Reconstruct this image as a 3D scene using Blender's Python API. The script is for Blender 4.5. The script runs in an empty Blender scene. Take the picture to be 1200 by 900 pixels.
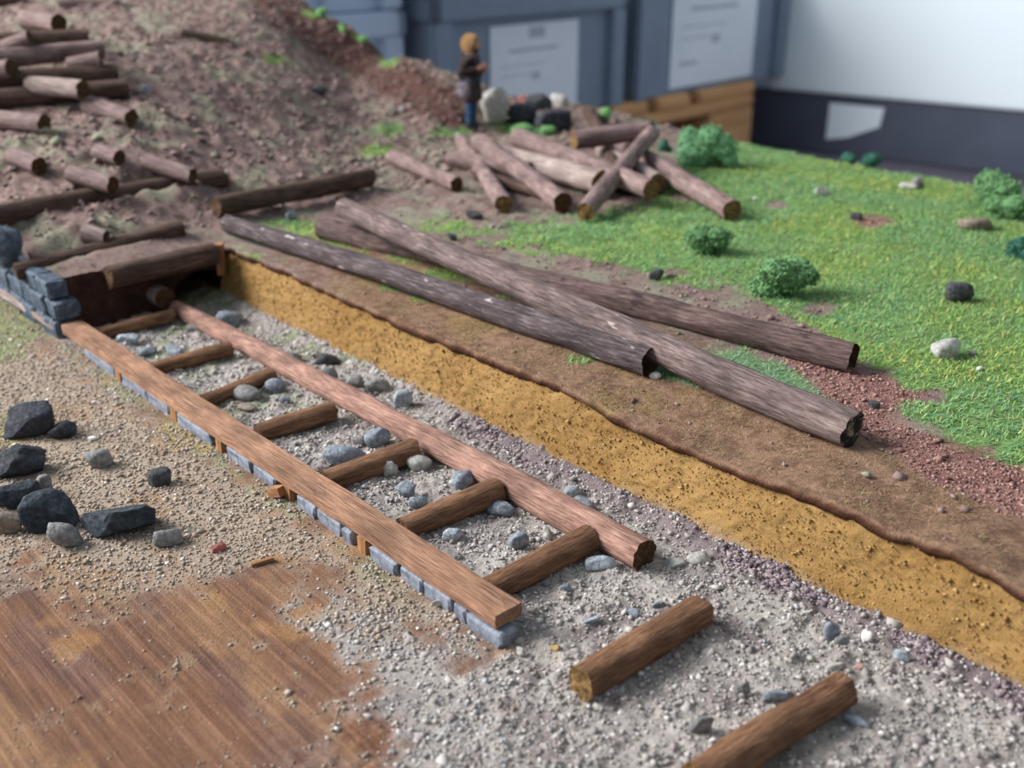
import bpy, bmesh, math, random
import numpy as np
from mathutils import Vector, Matrix, Quaternion

# ------------------------------------------------------------------ camera, sky, sun, exposure
scn = bpy.context.scene
COL = scn.collection
FOC = 1242.0                         # focal length in pixels of a 1200 px wide frame
PITCH = math.atan(542 / FOC)
CAM_H = 0.15
cd = bpy.data.cameras.new('camera')
cd.sensor_fit = 'HORIZONTAL'; cd.sensor_width = 36.0; cd.lens = FOC / 1200 * 36
cd.clip_start = 0.01; cd.clip_end = 50
cd.dof.use_dof = True; cd.dof.focus_distance = 0.285; cd.dof.aperture_fstop = 15.0
cam = bpy.data.objects.new('camera', cd); COL.objects.link(cam)
cam.location = (0, 0, CAM_H); cam.rotation_euler = (math.pi / 2 - PITCH, 0, 0)
scn.camera = cam

w = bpy.data.worlds.new('room_light'); scn.world = w; w.use_nodes = True
bg = w.node_tree.nodes['Background']
bg.inputs[0].default_value = (0.76, 0.88, 1.0, 1); bg.inputs[1].default_value = 0.34
ld = bpy.data.lights.new('workshop_window', 'AREA'); ld.shape = 'RECTANGLE'; ld.size = 1.15; ld.size_y = 1.0   # window in the left wall
ld.energy = 80; ld.color = (1.0, 0.985, 0.98)
win = bpy.data.objects.new('workshop_window', ld); COL.objects.link(win); win.location = (-1.75, 0.55, 1.2)
win.rotation_euler = (Vector((0.25, 0.75, 0.0)) - win.location).to_track_quat('-Z', 'Y').to_euler()
scn.view_settings.view_transform = 'Standard'; scn.view_settings.look = 'None'
scn.view_settings.gamma = 1.0; scn.view_settings.use_curve_mapping = False
scn.view_settings.exposure = 0.42

# ------------------------------------------------------------------ maths helpers
CP, SP = math.cos(PITCH), math.sin(PITCH)
AX = np.array([0.67060, -0.74182])           # along the trench, towards the viewer
BX = np.array([0.74182, 0.67060])            # across the trench, away from the viewer
def W(s, t, z=0.0): return Vector((s*AX[0] + t*BX[0], s*AX[1] + t*BX[1], z))
def ST(p): return p[0]*AX[0] + p[1]*AX[1], p[0]*BX[0] + p[1]*BX[1]
def at(u, v, z=0.0):
    """the point at height z that lies where the photograph shows pixel (u, v)"""
    a = (u - 600) / FOC; b = (450 - v) / FOC
    d = (a, CP + b*SP, -SP + b*CP); k = (z - CAM_H) / d[2]
    return Vector((d[0]*k, d[1]*k, z))
def proj(x, y, z):
    zz = z - CAM_H; fw = y*CP - zz*SP; up = y*SP + zz*CP
    return 600 + FOC*x/fw, 450 - FOC*up/fw
def srgb(r, g, b):
    f = lambda c: (c/255/12.92) if c/255 <= .04045 else ((c/255+.055)/1.055)**2.4
    return np.array([f(r), f(g), f(b)])
def sm(x, a, b):
    t = np.clip((x - a) / (b - a), 0, 1); return t*t*(3 - 2*t)
def _h(ix, iy, iz, seed):
    n = (ix*374761393 + iy*668265263 + iz*2147483647 + seed*1274126177) & 0xffffffff
    n = ((n ^ (n >> 13)) * 1274126177) & 0xffffffff
    n = ((n ^ (n >> 16)) * 2246822519) & 0xffffffff
    return ((n ^ (n >> 15)) & 0xffff) / 65535.0
def vnoise(x, y, z=0.0, seed=0):
    x, y, z = np.broadcast_arrays(np.asarray(x, float), np.asarray(y, float), np.asarray(z, float))
    xi, yi, zi = (np.floor(q).astype(np.int64) for q in (x, y, z))
    fx, fy, fz = x - xi, y - yi, z - zi
    fx, fy, fz = (q*q*(3 - 2*q) for q in (fx, fy, fz))
    r = 0
    for a in (0, 1):
        for b in (0, 1):
            for c in (0, 1):
                r = r + _h(xi+a, yi+b, zi+c, seed) * (fx if a else 1-fx) * (fy if b else 1-fy) * (fz if c else 1-fz)
    return r * 2 - 1
def fbm(x, y, z=0.0, seed=0, oct=4):
    r = 0; a = 1; tot = 0
    for o in range(oct):
        k = 2.03**o
        r = r + a*vnoise(np.asarray(x)*k, np.asarray(y)*k, np.asarray(z)*k, seed + o*7); tot += a; a *= .5
    return r / tot
def poly_sd(px, py, poly):
    """signed distance to a polygon, positive inside"""
    P = np.array(poly, float); n = len(P); d = np.full(px.shape, 1e9); ins = np.zeros(px.shape, bool)
    for i in range(n):
        a, b = P[i], P[(i+1) % n]; e = b - a
        wx, wy = px - a[0], py - a[1]
        t = np.clip((wx*e[0] + wy*e[1]) / (e @ e), 0, 1)
        d = np.minimum(d, np.hypot(wx - t*e[0], wy - t*e[1]))
        c = ((a[1] > py) != (b[1] > py))
        with np.errstate(divide='ignore', invalid='ignore'):
            xx = (b[0]-a[0])*(py-a[1])/(b[1]-a[1]+1e-12) + a[0]
        ins ^= c & (px < xx)
    return np.where(ins, d, -d)
def ell(px, py, u, v, ru, rv): return 1 - np.hypot((px-u)/ru, (py-v)/rv)
def mixc(c, col, m): return c*(1-m[..., None]) + np.asarray(col)*m[..., None]

# ------------------------------------------------------------------ object helpers
def tag(o, label=None, cat=None, group=None, kind=None):
    if label: o['label'] = label
    if cat: o['category'] = cat
    if group: o['group'] = group
    if kind: o['kind'] = kind
    return o
def link(name, me, mat=None, parent=None, smooth=True, M=None):
    o = bpy.data.objects.new(name, me); COL.objects.link(o)
    if mat and not me.materials: me.materials.append(mat)
    if smooth: me.polygons.foreach_set('use_smooth', [True]*len(me.polygons))
    if parent is not None: o.parent = parent
    if M is not None: o.matrix_local = M
    return o
def empty(name, loc, rz=0.0):
    o = bpy.data.objects.new(name, None); COL.objects.link(o); o.location = loc; o.rotation_euler = (0, 0, rz)
    o.empty_display_size = .01
    return o
def arr_mesh(name, V, F, C=None, Al=None):
    """mesh from numpy arrays: V (n,3), F (m,k) all faces of k corners, C (n,3) linear colours"""
    V = np.ascontiguousarray(V, np.float32); F = np.ascontiguousarray(F, np.int32)
    me = bpy.data.meshes.new(name); k = F.shape[1]
    me.vertices.add(len(V)); me.vertices.foreach_set('co', V.ravel())
    me.loops.add(F.size); me.loops.foreach_set('vertex_index', F.ravel())
    me.polygons.add(len(F)); me.polygons.foreach_set('loop_start', np.arange(0, F.size, k, dtype=np.int32))
    if C is not None:
        a = me.attributes.new('tint', 'FLOAT_COLOR', 'POINT')
        a.data.foreach_set('color', np.concatenate([C, np.ones((len(V), 1)) if Al is None else Al[:, None]], 1).astype(np.float32).ravel())
    me.update(calc_edges=True); me.validate()
    return me
def grid_faces(nr, nc):
    i = np.arange(nr*nc).reshape(nr, nc)
    return np.stack([i[:-1, :-1], i[:-1, 1:], i[1:, 1:], i[1:, :-1]], -1).reshape(-1, 4)
def bm_mesh(name, bm):
    me = bpy.data.meshes.new(name); bm.to_mesh(me); bm.free(); return me
def ico(sub):
    bm = bmesh.new(); bmesh.ops.create_icosphere(bm, subdivisions=sub, radius=1.0)
    V = np.array([v.co[:] for v in bm.verts]); F = np.array([[v.index for v in f.verts] for f in bm.faces]); bm.free()
    return V, F
ICO = {k: ico(k) for k in (1, 2, 3, 4)}
OCT_V = np.array([[1,0,0],[-1,0,0],[0,1,0],[0,-1,0],[0,0,1],[0,0,-1]], float)
OCT_F = np.array([[0,2,4],[2,1,4],[1,3,4],[3,0,4],[2,0,5],[1,2,5],[3,1,5],[0,3,5]])

# ------------------------------------------------------------------ materials
def S(*c): return tuple(srgb(*c))
def nmat(name, rough=.85):
    m = bpy.data.materials.new(name); m.use_nodes = True
    nt = m.node_tree; b = nt.nodes['Principled BSDF']; b.inputs['Roughness'].default_value = rough
    b.inputs['Specular IOR Level'].default_value = .25
    return m, nt, b
def nd(nt, typ, **kw):
    n = nt.nodes.new(typ)
    for k, v in kw.items(): setattr(n, k, v)
    return n
def noise(nt, vec, scale, detail=4, rough=.6):
    n = nd(nt, 'ShaderNodeTexNoise'); n.inputs['Scale'].default_value = scale
    n.inputs['Detail'].default_value = detail; n.inputs['Roughness'].default_value = rough
    nt.links.new(vec, n.inputs['Vector']); return n
def ramp(nt, fac, stops):
    r = nd(nt, 'ShaderNodeValToRGB'); e = r.color_ramp.elements
    while len(e) < len(stops): e.new(.5)
    for q, (p, c) in zip(e, stops):
        q.position = p; q.color = (*c, 1)
    nt.links.new(fac, r.inputs[0]); return r
def mapped(nt, sc=(1, 1, 1), rot=(0, 0, 0)):
    tc = nd(nt, 'ShaderNodeTexCoord'); mp = nd(nt, 'ShaderNodeMapping')
    mp.inputs['Scale'].default_value = sc; mp.inputs['Rotation'].default_value = rot
    nt.links.new(tc.outputs['Object'], mp.inputs['Vector']); return mp.outputs['Vector']
def bump(nt, b, h, dist, strength=1.0):
    n = nd(nt, 'ShaderNodeBump'); n.inputs['Distance'].default_value = dist; n.inputs['Strength'].default_value = strength
    nt.links.new(h, n.inputs['Height']); nt.links.new(n.outputs[0], b.inputs['Normal'])
def mix(nt, fac, a, b_, mode='MIX'):
    n = nd(nt, 'ShaderNodeMix', data_type='RGBA', blend_type=mode)
    if isinstance(fac, float): n.inputs[0].default_value = fac
    else: nt.links.new(fac, n.inputs[0])
    for i, q in ((6, a), (7, b_)):
        if isinstance(q, (tuple, list, np.ndarray)): n.inputs[i].default_value = (*q[:3], 1)
        else: nt.links.new(q, n.inputs[i])
    return n.outputs[2]
def mat_tint(name, s1=900, s2=2500, lo=.62, hi=1.35, bd=.0006, rough=.92):
    """vertex tint broken up by two sizes of procedural noise, with relief"""
    m, nt, b = nmat(name, rough)
    at_ = nd(nt, 'ShaderNodeAttribute', attribute_name='tint'); v = mapped(nt)
    n1 = noise(nt, v, s1, 5, .65); n2 = noise(nt, v, s2, 3)
    r = ramp(nt, n1.outputs[0], [(.28, (lo,)*3), (.72, (hi,)*3)])
    c = mix(nt, 1.0, at_.outputs['Color'], r.outputs[0], 'MULTIPLY')
    nt.links.new(c, b.inputs['Base Color'])
    mm = nd(nt, 'ShaderNodeMath', operation='ADD'); nt.links.new(n1.outputs[0], mm.inputs[0]); nt.links.new(n2.outputs[0], mm.inputs[1])
    if bd: bump(nt, b, mm.outputs[0], bd)
    return m
def mat_plain_tint(name, rough=.9, spec=.25):
    m, nt, b = nmat(name, rough); a = nd(nt, 'ShaderNodeAttribute', attribute_name='tint')
    nt.links.new(a.outputs['Color'], b.inputs['Base Color']); b.inputs['Specular IOR Level'].default_value = spec
    return m
def mat_bark(name, dark, mid, light, lightpos=.66, sc=(800, 800, 90), bd=.0008, rough=.8):
    m, nt, b = nmat(name, rough); v = mapped(nt, sc)
    n = noise(nt, v, 1.6, 6, .7); v2 = mapped(nt, (90, 90, 45)); n2 = noise(nt, v2, 1.3, 4, .6)
    r = ramp(nt, n.outputs[0], [(.32, dark), (.52, mid), (lightpos + .1, light)])
    r2 = ramp(nt, n2.outputs[0], [(.35, (.62,)*3), (.7, (1.3,)*3)])
    c = mix(nt, 1.0, r.outputs[0], r2.outputs[0], 'MULTIPLY')
    nt.links.new(c, b.inputs['Base Color']); bump(nt, b, n.outputs[0], bd)
    return m
def mat_noise(name, stops, scale, bd=.0004, rough=.8, sc=(1, 1, 1), detail=5, spec=.25):
    m, nt, b = nmat(name, rough); v = mapped(nt, sc); n = noise(nt, v, scale, detail, .65)
    r = ramp(nt, n.outputs[0], stops); nt.links.new(r.outputs[0], b.inputs['Base Color'])
    b.inputs['Specular IOR Level'].default_value = spec
    if bd: bump(nt, b, n.outputs[0], bd)
    return m
M_TERRAIN = mat_tint('soil_and_turf', 700, 2600)
M_GROUND = mat_tint('sanded_base', 1100, 3000, .72, 1.26, .0004)
def add_board_grain(m):
    """fine streaks of brushed wood along the trench direction where the board is bare (tint alpha)"""
    nt = m.node_tree; b = nt.nodes['Principled BSDF']; old = b.inputs['Base Color'].links[0].from_socket
    at_ = [n for n in nt.nodes if n.type == 'ATTRIBUTE'][0]
    tc = nd(nt, 'ShaderNodeTexCoord'); m1 = nd(nt, 'ShaderNodeMapping'); m1.inputs['Rotation'].default_value = (0, 0, math.atan2(.74182, .67060))
    m2 = nd(nt, 'ShaderNodeMapping'); m2.inputs['Scale'].default_value = (28, 620, 1)
    nt.links.new(tc.outputs['Object'], m1.inputs['Vector']); nt.links.new(m1.outputs[0], m2.inputs['Vector'])
    n1 = noise(nt, m2.outputs[0], 1.0, 5, .65)
    r1 = ramp(nt, n1.outputs[0], [(.34, S(68,48,42)), (.5, S(120,88,70)), (.68, S(168,132,106))])
    m3 = nd(nt, 'ShaderNodeMapping'); m3.inputs['Scale'].default_value = (14, 1900, 1); nt.links.new(m1.outputs[0], m3.inputs['Vector'])
    n2 = noise(nt, m3.outputs[0], 1.0, 3, .6); r2 = ramp(nt, n2.outputs[0], [(.36, (.5,)*3), (.62, (1.35,)*3)])
    g = mix(nt, .75, r1.outputs[0], r2.outputs[0], 'MULTIPLY')
    tinted = mix(nt, .55, g, old)
    c = mix(nt, at_.outputs['Alpha'], old, tinted); nt.links.new(c, b.inputs['Base Color'])
add_board_grain(M_GROUND)
M_OCHRE = mat_tint('ochre_render', 500, 1800, .86, 1.12, .0003, .85)
M_GRAIN = mat_plain_tint('grain')
M_BLADE = mat_plain_tint('grass_fibre', .75, .15)
M_FOAM = mat_plain_tint('foliage_flock', .95, .05)
M_POLE_DARK = mat_bark('dark_grey_bark', S(52,44,46), S(92,80,82), S(150,136,134))
M_POLE_GREY = mat_bark('grey_brown_bark', S(76,62,60), S(126,108,104), S(178,160,154))
M_POLE_BROWN = mat_bark('brown_bark', S(58,44,44), S(104,84,80), S(150,128,122))
M_LOG = mat_bark('mauve_brown_bark', S(90,72,70), S(136,114,110), S(170,150,146), sc=(560, 560, 70), bd=.0004)
M_LOG_DK = mat_bark('dark_brown_bark', S(50,36,30), S(88,68,58), S(120,100,88), sc=(560, 560, 70), bd=.0005)
M_LOG_PALE = mat_bark('pale_peeled_bark', S(120,102,96), S(160,142,136), S(190,175,168), sc=(560, 560, 60), bd=.0004)
M_RUNG = mat_bark('red_brown_rung_wood', S(84,56,42), S(148,108,80), S(192,152,120), sc=(1300, 1300, 110), bd=.0010)
M_RAIL_R = mat_bark('pinkish_rail_wood', S(96,68,62), S(172,132,116), S(208,170,150), .60, sc=(1300, 1300, 90), bd=.0007)
M_RAIL_L = mat_bark('planed_rail_wood', S(92,66,54), S(168,126,100), S(202,164,134), .60, sc=(1700, 1700, 60), bd=.0005)
M_CUT = mat_noise('cut_wood_end', [(.3, S(60,42,24)), (.55, S(126,96,58)), (.8, S(186,156,104))], 700, .0006)
def add_flakes(m, col, lo):
    nt = m.node_tree; b = nt.nodes['Principled BSDF']; old = b.inputs['Base Color'].links[0].from_socket
    n = noise(nt, mapped(nt, (260, 260, 70)), 1.0, 4, .6); r = ramp(nt, n.outputs[0], [(lo, (0,)*3), (lo + .04, (1,)*3)])
    nt.links.new(mix(nt, r.outputs[0], old, col), b.inputs['Base Color'])
add_flakes(M_POLE_DARK, S(190,178,172), .635); add_flakes(M_POLE_GREY, S(186,170,162), .66); add_flakes(M_POLE_BROWN, S(60,48,48), .60)
M_CUT_DK = mat_noise('dark_cut_end', [(.3, S(40,26,18)), (.6, S(84,60,36)), (.85, S(140,110,66))], 700, .0006)
M_CUT_BLACK = mat_noise('charred_end', [(.3, S(16,15,16)), (.52, S(44,40,40)), (.62, S(150,136,116))], 300, .0006)
M_WOODCHIP = mat_noise('raw_orange_wood', [(.3, S(118,80,52)), (.7, S(180,134,92))], 300, .0004, sc=(1, 1, .2))
def mat_rock(name, a, b_, c, scale=420, bd=.0009, rough=.75):
    return mat_noise(name, [(.3, S(*a)), (.52, S(*b_)), (.78, S(*c))], scale, bd, rough)
ROCK = {
 'black': mat_rock('black_stone', (34,36,44), (56,58,66), (92,94,102)),
 'blueblack': mat_rock('blue_black_stone', (32,38,46), (54,62,70), (92,100,106)),
 'dark': mat_rock('charcoal_stone', (46,46,50), (74,74,78), (108,108,110)),
 'grey': mat_rock('grey_stone', (94,93,94), (134,133,132), (176,174,172), 650, .0008),
 'paleg': mat_rock('pale_grey_stone', (136,134,128), (176,174,168), (214,212,206), 500, .0006),
 'blue': mat_rock('blue_grey_stone', (96,104,114), (134,142,152), (184,190,196), 700, .0009),
 'bluelt': mat_rock('pale_blue_grey_stone', (116,126,136), (164,172,180), (212,216,220), 700, .0009),
 'brown': mat_rock('brown_stone', (100,86,76), (134,120,108), (166,154,142), 500, .0006),
 'red': mat_rock('red_stone', (110,56,52), (160,92,86), (190,130,120), 600, .0006),
 'tan': mat_rock('tan_stone', (130,104,66), (168,138,92), (200,172,128), 600, .0004),
 'white': mat_rock('white_chip', (190,188,182), (224,222,216), (240,240,236), 500, .0003),
 'pink': mat_rock('pink_stone', (160,118,110), (196,154,146), (216,184,176), 600, .0004),
 'curb': mat_rock('blue_grey_cast_stone', (96,102,114), (128,134,146), (166,172,182), 350, .0004),
 'wall': mat_rock('dark_blue_cast_stone', (44,54,66), (74,86,100), (122,134,146), 320, .0008),
}

# ------------------------------------------------------------------ lie of the land
BOARD_T = .54                                   # back edge of the model's board
S_M = -.409                                     # mine mouth
# ochre wall: height of the crust along the trench, read from the photograph
_ls = np.array([-.43,-.4155,-.357,-.3075,-.267,-.2255,-.205,-.170,-.146,-.1315,-.114,-.095,-.081,-.065,-.02,.06])
_lt = np.array([203,203,204.5,202.7,202.6,204,205.5,201.4,201.2,203,204.3,203.6,206,202.7,203.5,203.5])
LIP_T = .2032
def lip_z(s): return .0205 + (np.interp(s, _ls, _lt) - 203.2)/1.575*.001
_ctl = []
def cp(u, v, z): p = at(u, v, z); s_, t_ = ST(p); _ctl.append((s_, t_, z))
for s_ in (-.36, -.28, -.2, -.12, -.04, .05):
    for t_, z_ in ((.2, .0232), (.26, .0245), (.34, .025), (.44, .026), (.54, .025)): _ctl.append((s_, t_, z_))
for u, v, z in [(250,290,.0235),(300,262,.0245),(352,238,.0255),(430,215,.0265),(480,200,.027),(560,250,.0255),(640,170,.028),
                (548,152,.028),(640,135,.033),(720,128,.032),(760,150,.029),(840,170,.027),(460,150,.0315),(400,160,.034),
                (80,322,.021),(135,314,.0225),(190,300,.0235),(120,292,.0275),(60,300,.0255),(215,262,.0275),(160,262,.031),
                (0,262,.033),(130,232,.038),(240,212,.036),(30,243,.038),(260,190,.0415),(300,200,.037),(350,200,.0335),
                (200,200,.0445),(80,210,.0435),(100,165,.0545),(200,150,.0555),(300,140,.0485),(20,165,.055),(60,140,.060),
                (130,110,.067),(230,100,.066),(330,100,.060),(400,125,.0435),(30,100,.071),(90,60,.083),(180,50,.083),
                (270,50,.079),(0,40,.087),(60,10,.096),(150,0,.099),(260,0,.097),(340,40,.079),(-80,10,.094),(-80,120,.066),(-80,220,.04),
                (400,75,.056),(420,95,.0475),(450,112,.043),(480,130,.0375),(510,142,.034),(340,-2,.0935),(380,20,.0835),(420,42,.0725),(460,70,.0615),(490,90,.054),(520,108,.047),(545,118,.0425),(570,122,.039),
                (100,-30,.107),(230,-30,.106),(330,-8,.0975)]: cp(u, v, z)
for u, v, z in [(340,0,.0935),(380,22,.083),(420,45,.0715),(490,95,.0525),(545,122,.041),(260,-20,.10)]:       # the far side of the bank falls away
    p = at(u, v, z); q = p * (1 + .11/p.length); s_, t_ = ST(q); _ctl.append((s_, t_, z*.55 - .004))
_ctl = np.array(_ctl)
def _U(r): return r*r*np.log(r + 1e-9)
def _tps(c, lam=2e-5):
    n = len(c); d = np.hypot(c[:, None, 0]-c[None, :, 0], c[:, None, 1]-c[None, :, 1])
    K = _U(d) + np.eye(n)*lam; P = np.c_[np.ones(n), c[:, :2]]
    L = np.block([[K, P], [P.T, np.zeros((3, 3))]])
    return np.linalg.solve(L, np.r_[c[:, 2], 0, 0, 0])
_wt = _tps(_ctl)
def tps(s, t):
    s = np.asarray(s, float); t = np.asarray(t, float); r = _wt[-3] + _wt[-2]*s + _wt[-1]*t
    for i, c in enumerate(_ctl): r = r + _wt[i]*_U(np.hypot(s-c[0], t-c[1]))
    return r
def xy(s, t): return s*AX[0] + t*BX[0], s*AX[1] + t*BX[1]
BERMS = [((248,222),(150,258),.0035),((200,232),(262,205),.003),((130,275),(20,322),.002),((235,272),(160,290),.002)]
def land(s, t, rough=True):
    """height of the upper ground: meadow, bank and hill"""
    s = np.asarray(s, float); t = np.asarray(t, float)
    z = np.clip(tps(s, t), .012, .125)
    k = sm(t, LIP_T + .002, LIP_T + .03); k = np.where(s < S_M, 1.0, k)
    z = z*k + (lip_z(s) + .0027)*(1 - k)
    hill = sm(-s, .40, .47)
    z = z + .0012*fbm(s*45, t*45, 0, 3, 3)*(.5 + hill)
    for (s0, t0, z0, s1, t1, z1, r) in CARVE:      # each terrace log lies free on its own step
        es, et = s1 - s0, t1 - t0; k = np.clip(((s - s0)*es + (t - t0)*et)/(es*es + et*et), 0, 1)
        d = np.hypot(s - s0 - k*es, t - t0 - k*et)
        z = np.minimum(z, z0 + (z1 - z0)*k - .25*r + np.maximum(0, d - 1.1*r)*1.0)
    if rough:
        f = fbm(s*190, t*190, 0, 11, 4)
        soil = np.maximum(hill, .55*sm(t, .27, .31)*sm(-s, .24, .32))
        z = z + .0018*(soil - hill)*np.maximum(0, vnoise(s*260, t*260, 0, 35)) + (.0004 + .0016*soil)*f + .0030*hill*np.maximum(0, vnoise(s*130, t*130, 0, 31))**2 + .0016*hill*np.maximum(0, vnoise(s*310, t*310, 0, 33))
        z = z + .0002*fbm(s*900, t*900, 0, 17, 2)
    return z
CARVE = []
def terrace(a, ha, b, hb, r, ext=0.0):
    pa, pb = on(*a, ha), on(*b, hb); pa = pa + (pa - pb)*ext; (s0, t0), (s1, t1) = ST(pa), ST(pb); return (s0, t0, pa.z, s1, t1, pb.z, r)
def on(u, v, h=0.0):
    """point h above the upper ground seen at pixel (u, v)"""
    a = (u - 600)/FOC; b = (450 - v)/FOC; d = np.array([a, CP + b*SP, -SP + b*CP])
    lo, hi = .2, 1.15
    for n in (260, 40):                       # walk along the line of sight to where it meets the ground raised by h
        k = np.linspace(lo, hi, n); P = np.array([0, 0, CAM_H])[None] + k[:, None]*d[None]
        s_, t_ = ST((P[:, 0], P[:, 1])); g = P[:, 2] - (land(s_, t_, False) + h)
        ok = (g <= 0) & ~((s_ > S_M) & (t_ < LIP_T - .004)) & (t_ > .125)
        i = int(np.argmax(ok)) if ok.any() else int(np.argmin(np.abs(g) + 9*(t_ < .125)))
        lo, hi = k[max(i-1, 0)], k[min(i, n-1)] + 1e-6
    return Vector(P[i])
_cv = [terrace((18,319),.0030,(214,267),.0030,.0036), terrace((8,250),.0052,(262,208),.0040,.0047, .12)]; CARVE += _cv
# ------------------------------------------------------------------ ground cover zones (as the photograph shows them)
GRASS = [(440,266),(520,258),(600,264),(690,255),(760,232),(800,205),(795,185),(850,150),(930,150),(1010,165),(1250,200),(1500,230),(1500,620),
         (1200,546),(1130,528),(1080,500),(1042,488),(1062,472),(1110,468),(1060,450),(1010,425),(940,385),(850,345),(700,305),(560,280)]
STRIP = [(750,428),(800,412),(870,405),(940,442),(992,482),(960,486),(890,470),(800,450)]
MUD = [(880,388),(1010,428),(1110,462),(1062,474),(1042,490),(1082,502),(1130,530),(1200,547),(1500,640),(1500,760),(1200,606),(1100,565),(1020,515),(960,470),(930,425)]
SPOTS = [(460,337,26,6),(495,350,22,5),(430,284,60,12),(530,322,60,8),(610,350,40,7),(372,272,62,13),(330,262,42,8),(500,302,60,9),(690,421,34,7),(560,325,44,7),(455,152,24,9),(440,178,26,9),(528,155,30,7),
         (502,268,30,6),(385,14,34,9),(425,42,20,9),(455,72,14,8),(600,150,30,9),(320,70,18,7),(285,300,30,6),(700,222,40,8),(640,225,26,8)]
BARE = [(1020,259,36,10),(962,362,28,10),(909,240,16,6),(790,320,22,6),(850,395,40,8),(800,232,22,7)]
def cover(px, py, s, t):
    n = fbm(s*160, t*160, 0, 5, 3); n2 = fbm(s*40, t*40, 0, 8, 3)
    d = poly_sd(px, py, GRASS) + 16*n + 10*n2
    g = sm(d, -4, 8)
    st = sm(poly_sd(px, py, STRIP) + 9*n, -2, 5)
    sp = np.zeros_like(px)
    for e in SPOTS: sp = np.maximum(sp, sm(ell(px, py, *e) + .55*n, 0.05, .5))
    for e in BARE: g = g*(1 - .95*sm(ell(px, py, *e) + .35*n, .1, .4))
    mud = sm(poly_sd(px, py, MUD) + 10*n, -5, 6)
    mud = np.maximum(mud*(1 - g), sm(ell(px, py, 1020, 259, 34, 9) + .3*n, .1, .5))
    return g, st*(1 - g), sp*(1 - g), mud
C_SOIL, C_SOIL2, C_MOSSY = srgb(138,116,110), srgb(98,76,72), srgb(140,140,120)
C_CRUST, C_CRUST2 = srgb(148,116,92), srgb(98,70,54)
C_MUD, C_MUD2 = srgb(152,112,104), srgb(112,76,72)
C_GRASSBASE, C_TEAL = srgb(118,150,84), srgb(116,146,104)
def land_colour(s, t, z):
    x, y = xy(s, t); px, py = proj(x, y, z)
    g, st, sp, mud = cover(px, py, s, t)
    n = fbm(s*70, t*70, 0, 21, 4); n3 = fbm(s*300, t*300, 0, 23, 3)
    c = np.broadcast_to(C_SOIL, s.shape + (3,)).copy()
    c = mixc(c, C_SOIL2, sm(n3, 0, .5)*.7)
    c = mixc(c, C_MOSSY, sm(n, -.05, .4)*.75)
    ridge_shade = sm(poly_sd(px, py, [(320,-40),(420,30),(545,112),(562,150),(520,150),(440,106),(380,70),(290,10)]) + 6*n3, -4, 6)
    c = mixc(c, srgb(84,54,48), ridge_shade*.95)  # steep side of the ridge: red-brown earth with its shade painted into the tint
    crust = np.where(s > S_M - .01, 1.0, 0)*(1 - sm(t + .012*n, LIP_T + .035, LIP_T + .06))
    crust = crust*sm(px, 300, 460)
    c = mixc(c, C_CRUST, crust*.9); c = mixc(c, C_CRUST2, crust*sm(n3, -.1, .4)*.6)
    c = mixc(c, srgb(150,128,70), crust*sm(n, .0, .4)*.4*(1 - sm(px, 800, 900)))
    c = mixc(c, C_MUD, mud*.95); c = mixc(c, C_MUD2, mud*sm(n3, -.1, .5)*.7)
    c = mixc(c, C_GRASSBASE, np.maximum(g, sp*.8)); c = mixc(c, C_TEAL, st)
    return c

# meadow and hillside, one sheet each side of the mine mouth line, down to the table at the back edge
def sheet(name, s0, s1, ns, t0, t1, nt_, lip):
    sv = np.linspace(s0, s1, ns); tv = t0 + (t1 - t0)*np.linspace(0, 1, nt_)**1.35
    Sg, Tg = np.meshgrid(sv, tv)
    if lip: Tg = Tg + (np.interp(sv, _ls, _lt)[None, :] - 203.2)*.0002*(1 - sm(Tg, t0, t0 + .03)) + .0008*vnoise(Sg*220, 0, 0, 5)*(1 - sm(Tg, t0, t0 + .01))
    Z = land(Sg, Tg); C = land_colour(Sg, Tg, Z)
    rowsV = []; rowsC = []
    if lip:      # the dark broken edge of the crust, slightly overhanging
        for dt, dz, k in ((.0025, -.0034, 0), (.0004, -.0030, 1), (-.0006, -.0014, 1)):
            ns_ = fbm(sv*150, dz*4000, 0, 2, 3)
            rowsV.append((sv, Tg[0] + dt + .0008*ns_, Z[0] + dz + .0006*ns_)); rowsC.append(np.broadcast_to(srgb(84,52,36), (ns, 3)) * (1 + .3*ns_[:, None]))
    else:
        rowsV.append((sv, Tg[0], Z[0] - .004)); rowsC.append(C[0]*.9)
    for i in range(nt_): rowsV.append((sv, Tg[i], Z[i])); rowsC.append(C[i])
    rowsV.append((sv, Tg[-1] + .001, np.full(ns, -.02))); rowsC.append(np.broadcast_to(srgb(110,90,70), (ns, 3)))
    Sx = np.array([r[0] for r in rowsV]); Tx = np.array([r[1] for r in rowsV]); Zx = np.array([r[2] for r in rowsV])
    x, y = xy(Sx, Tx)
    me = arr_mesh(name, np.stack([x, y, Zx], -1).reshape(-1, 3), grid_faces(*Sx.shape), np.array(rowsC).reshape(-1, 3))
    return tag(link(name, me, M_TERRAIN), kind='structure')
tag(sheet('meadow_bank', S_M, .06, 420, LIP_T, BOARD_T, 210, True), 'grassy bank with a brown crust edge above the ochre trench wall')
tag(sheet('hillside', -.95, S_M, 330, .1335, BOARD_T, 250, False), 'mauve brown stony hillside of the model behind the mine mouth')

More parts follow.
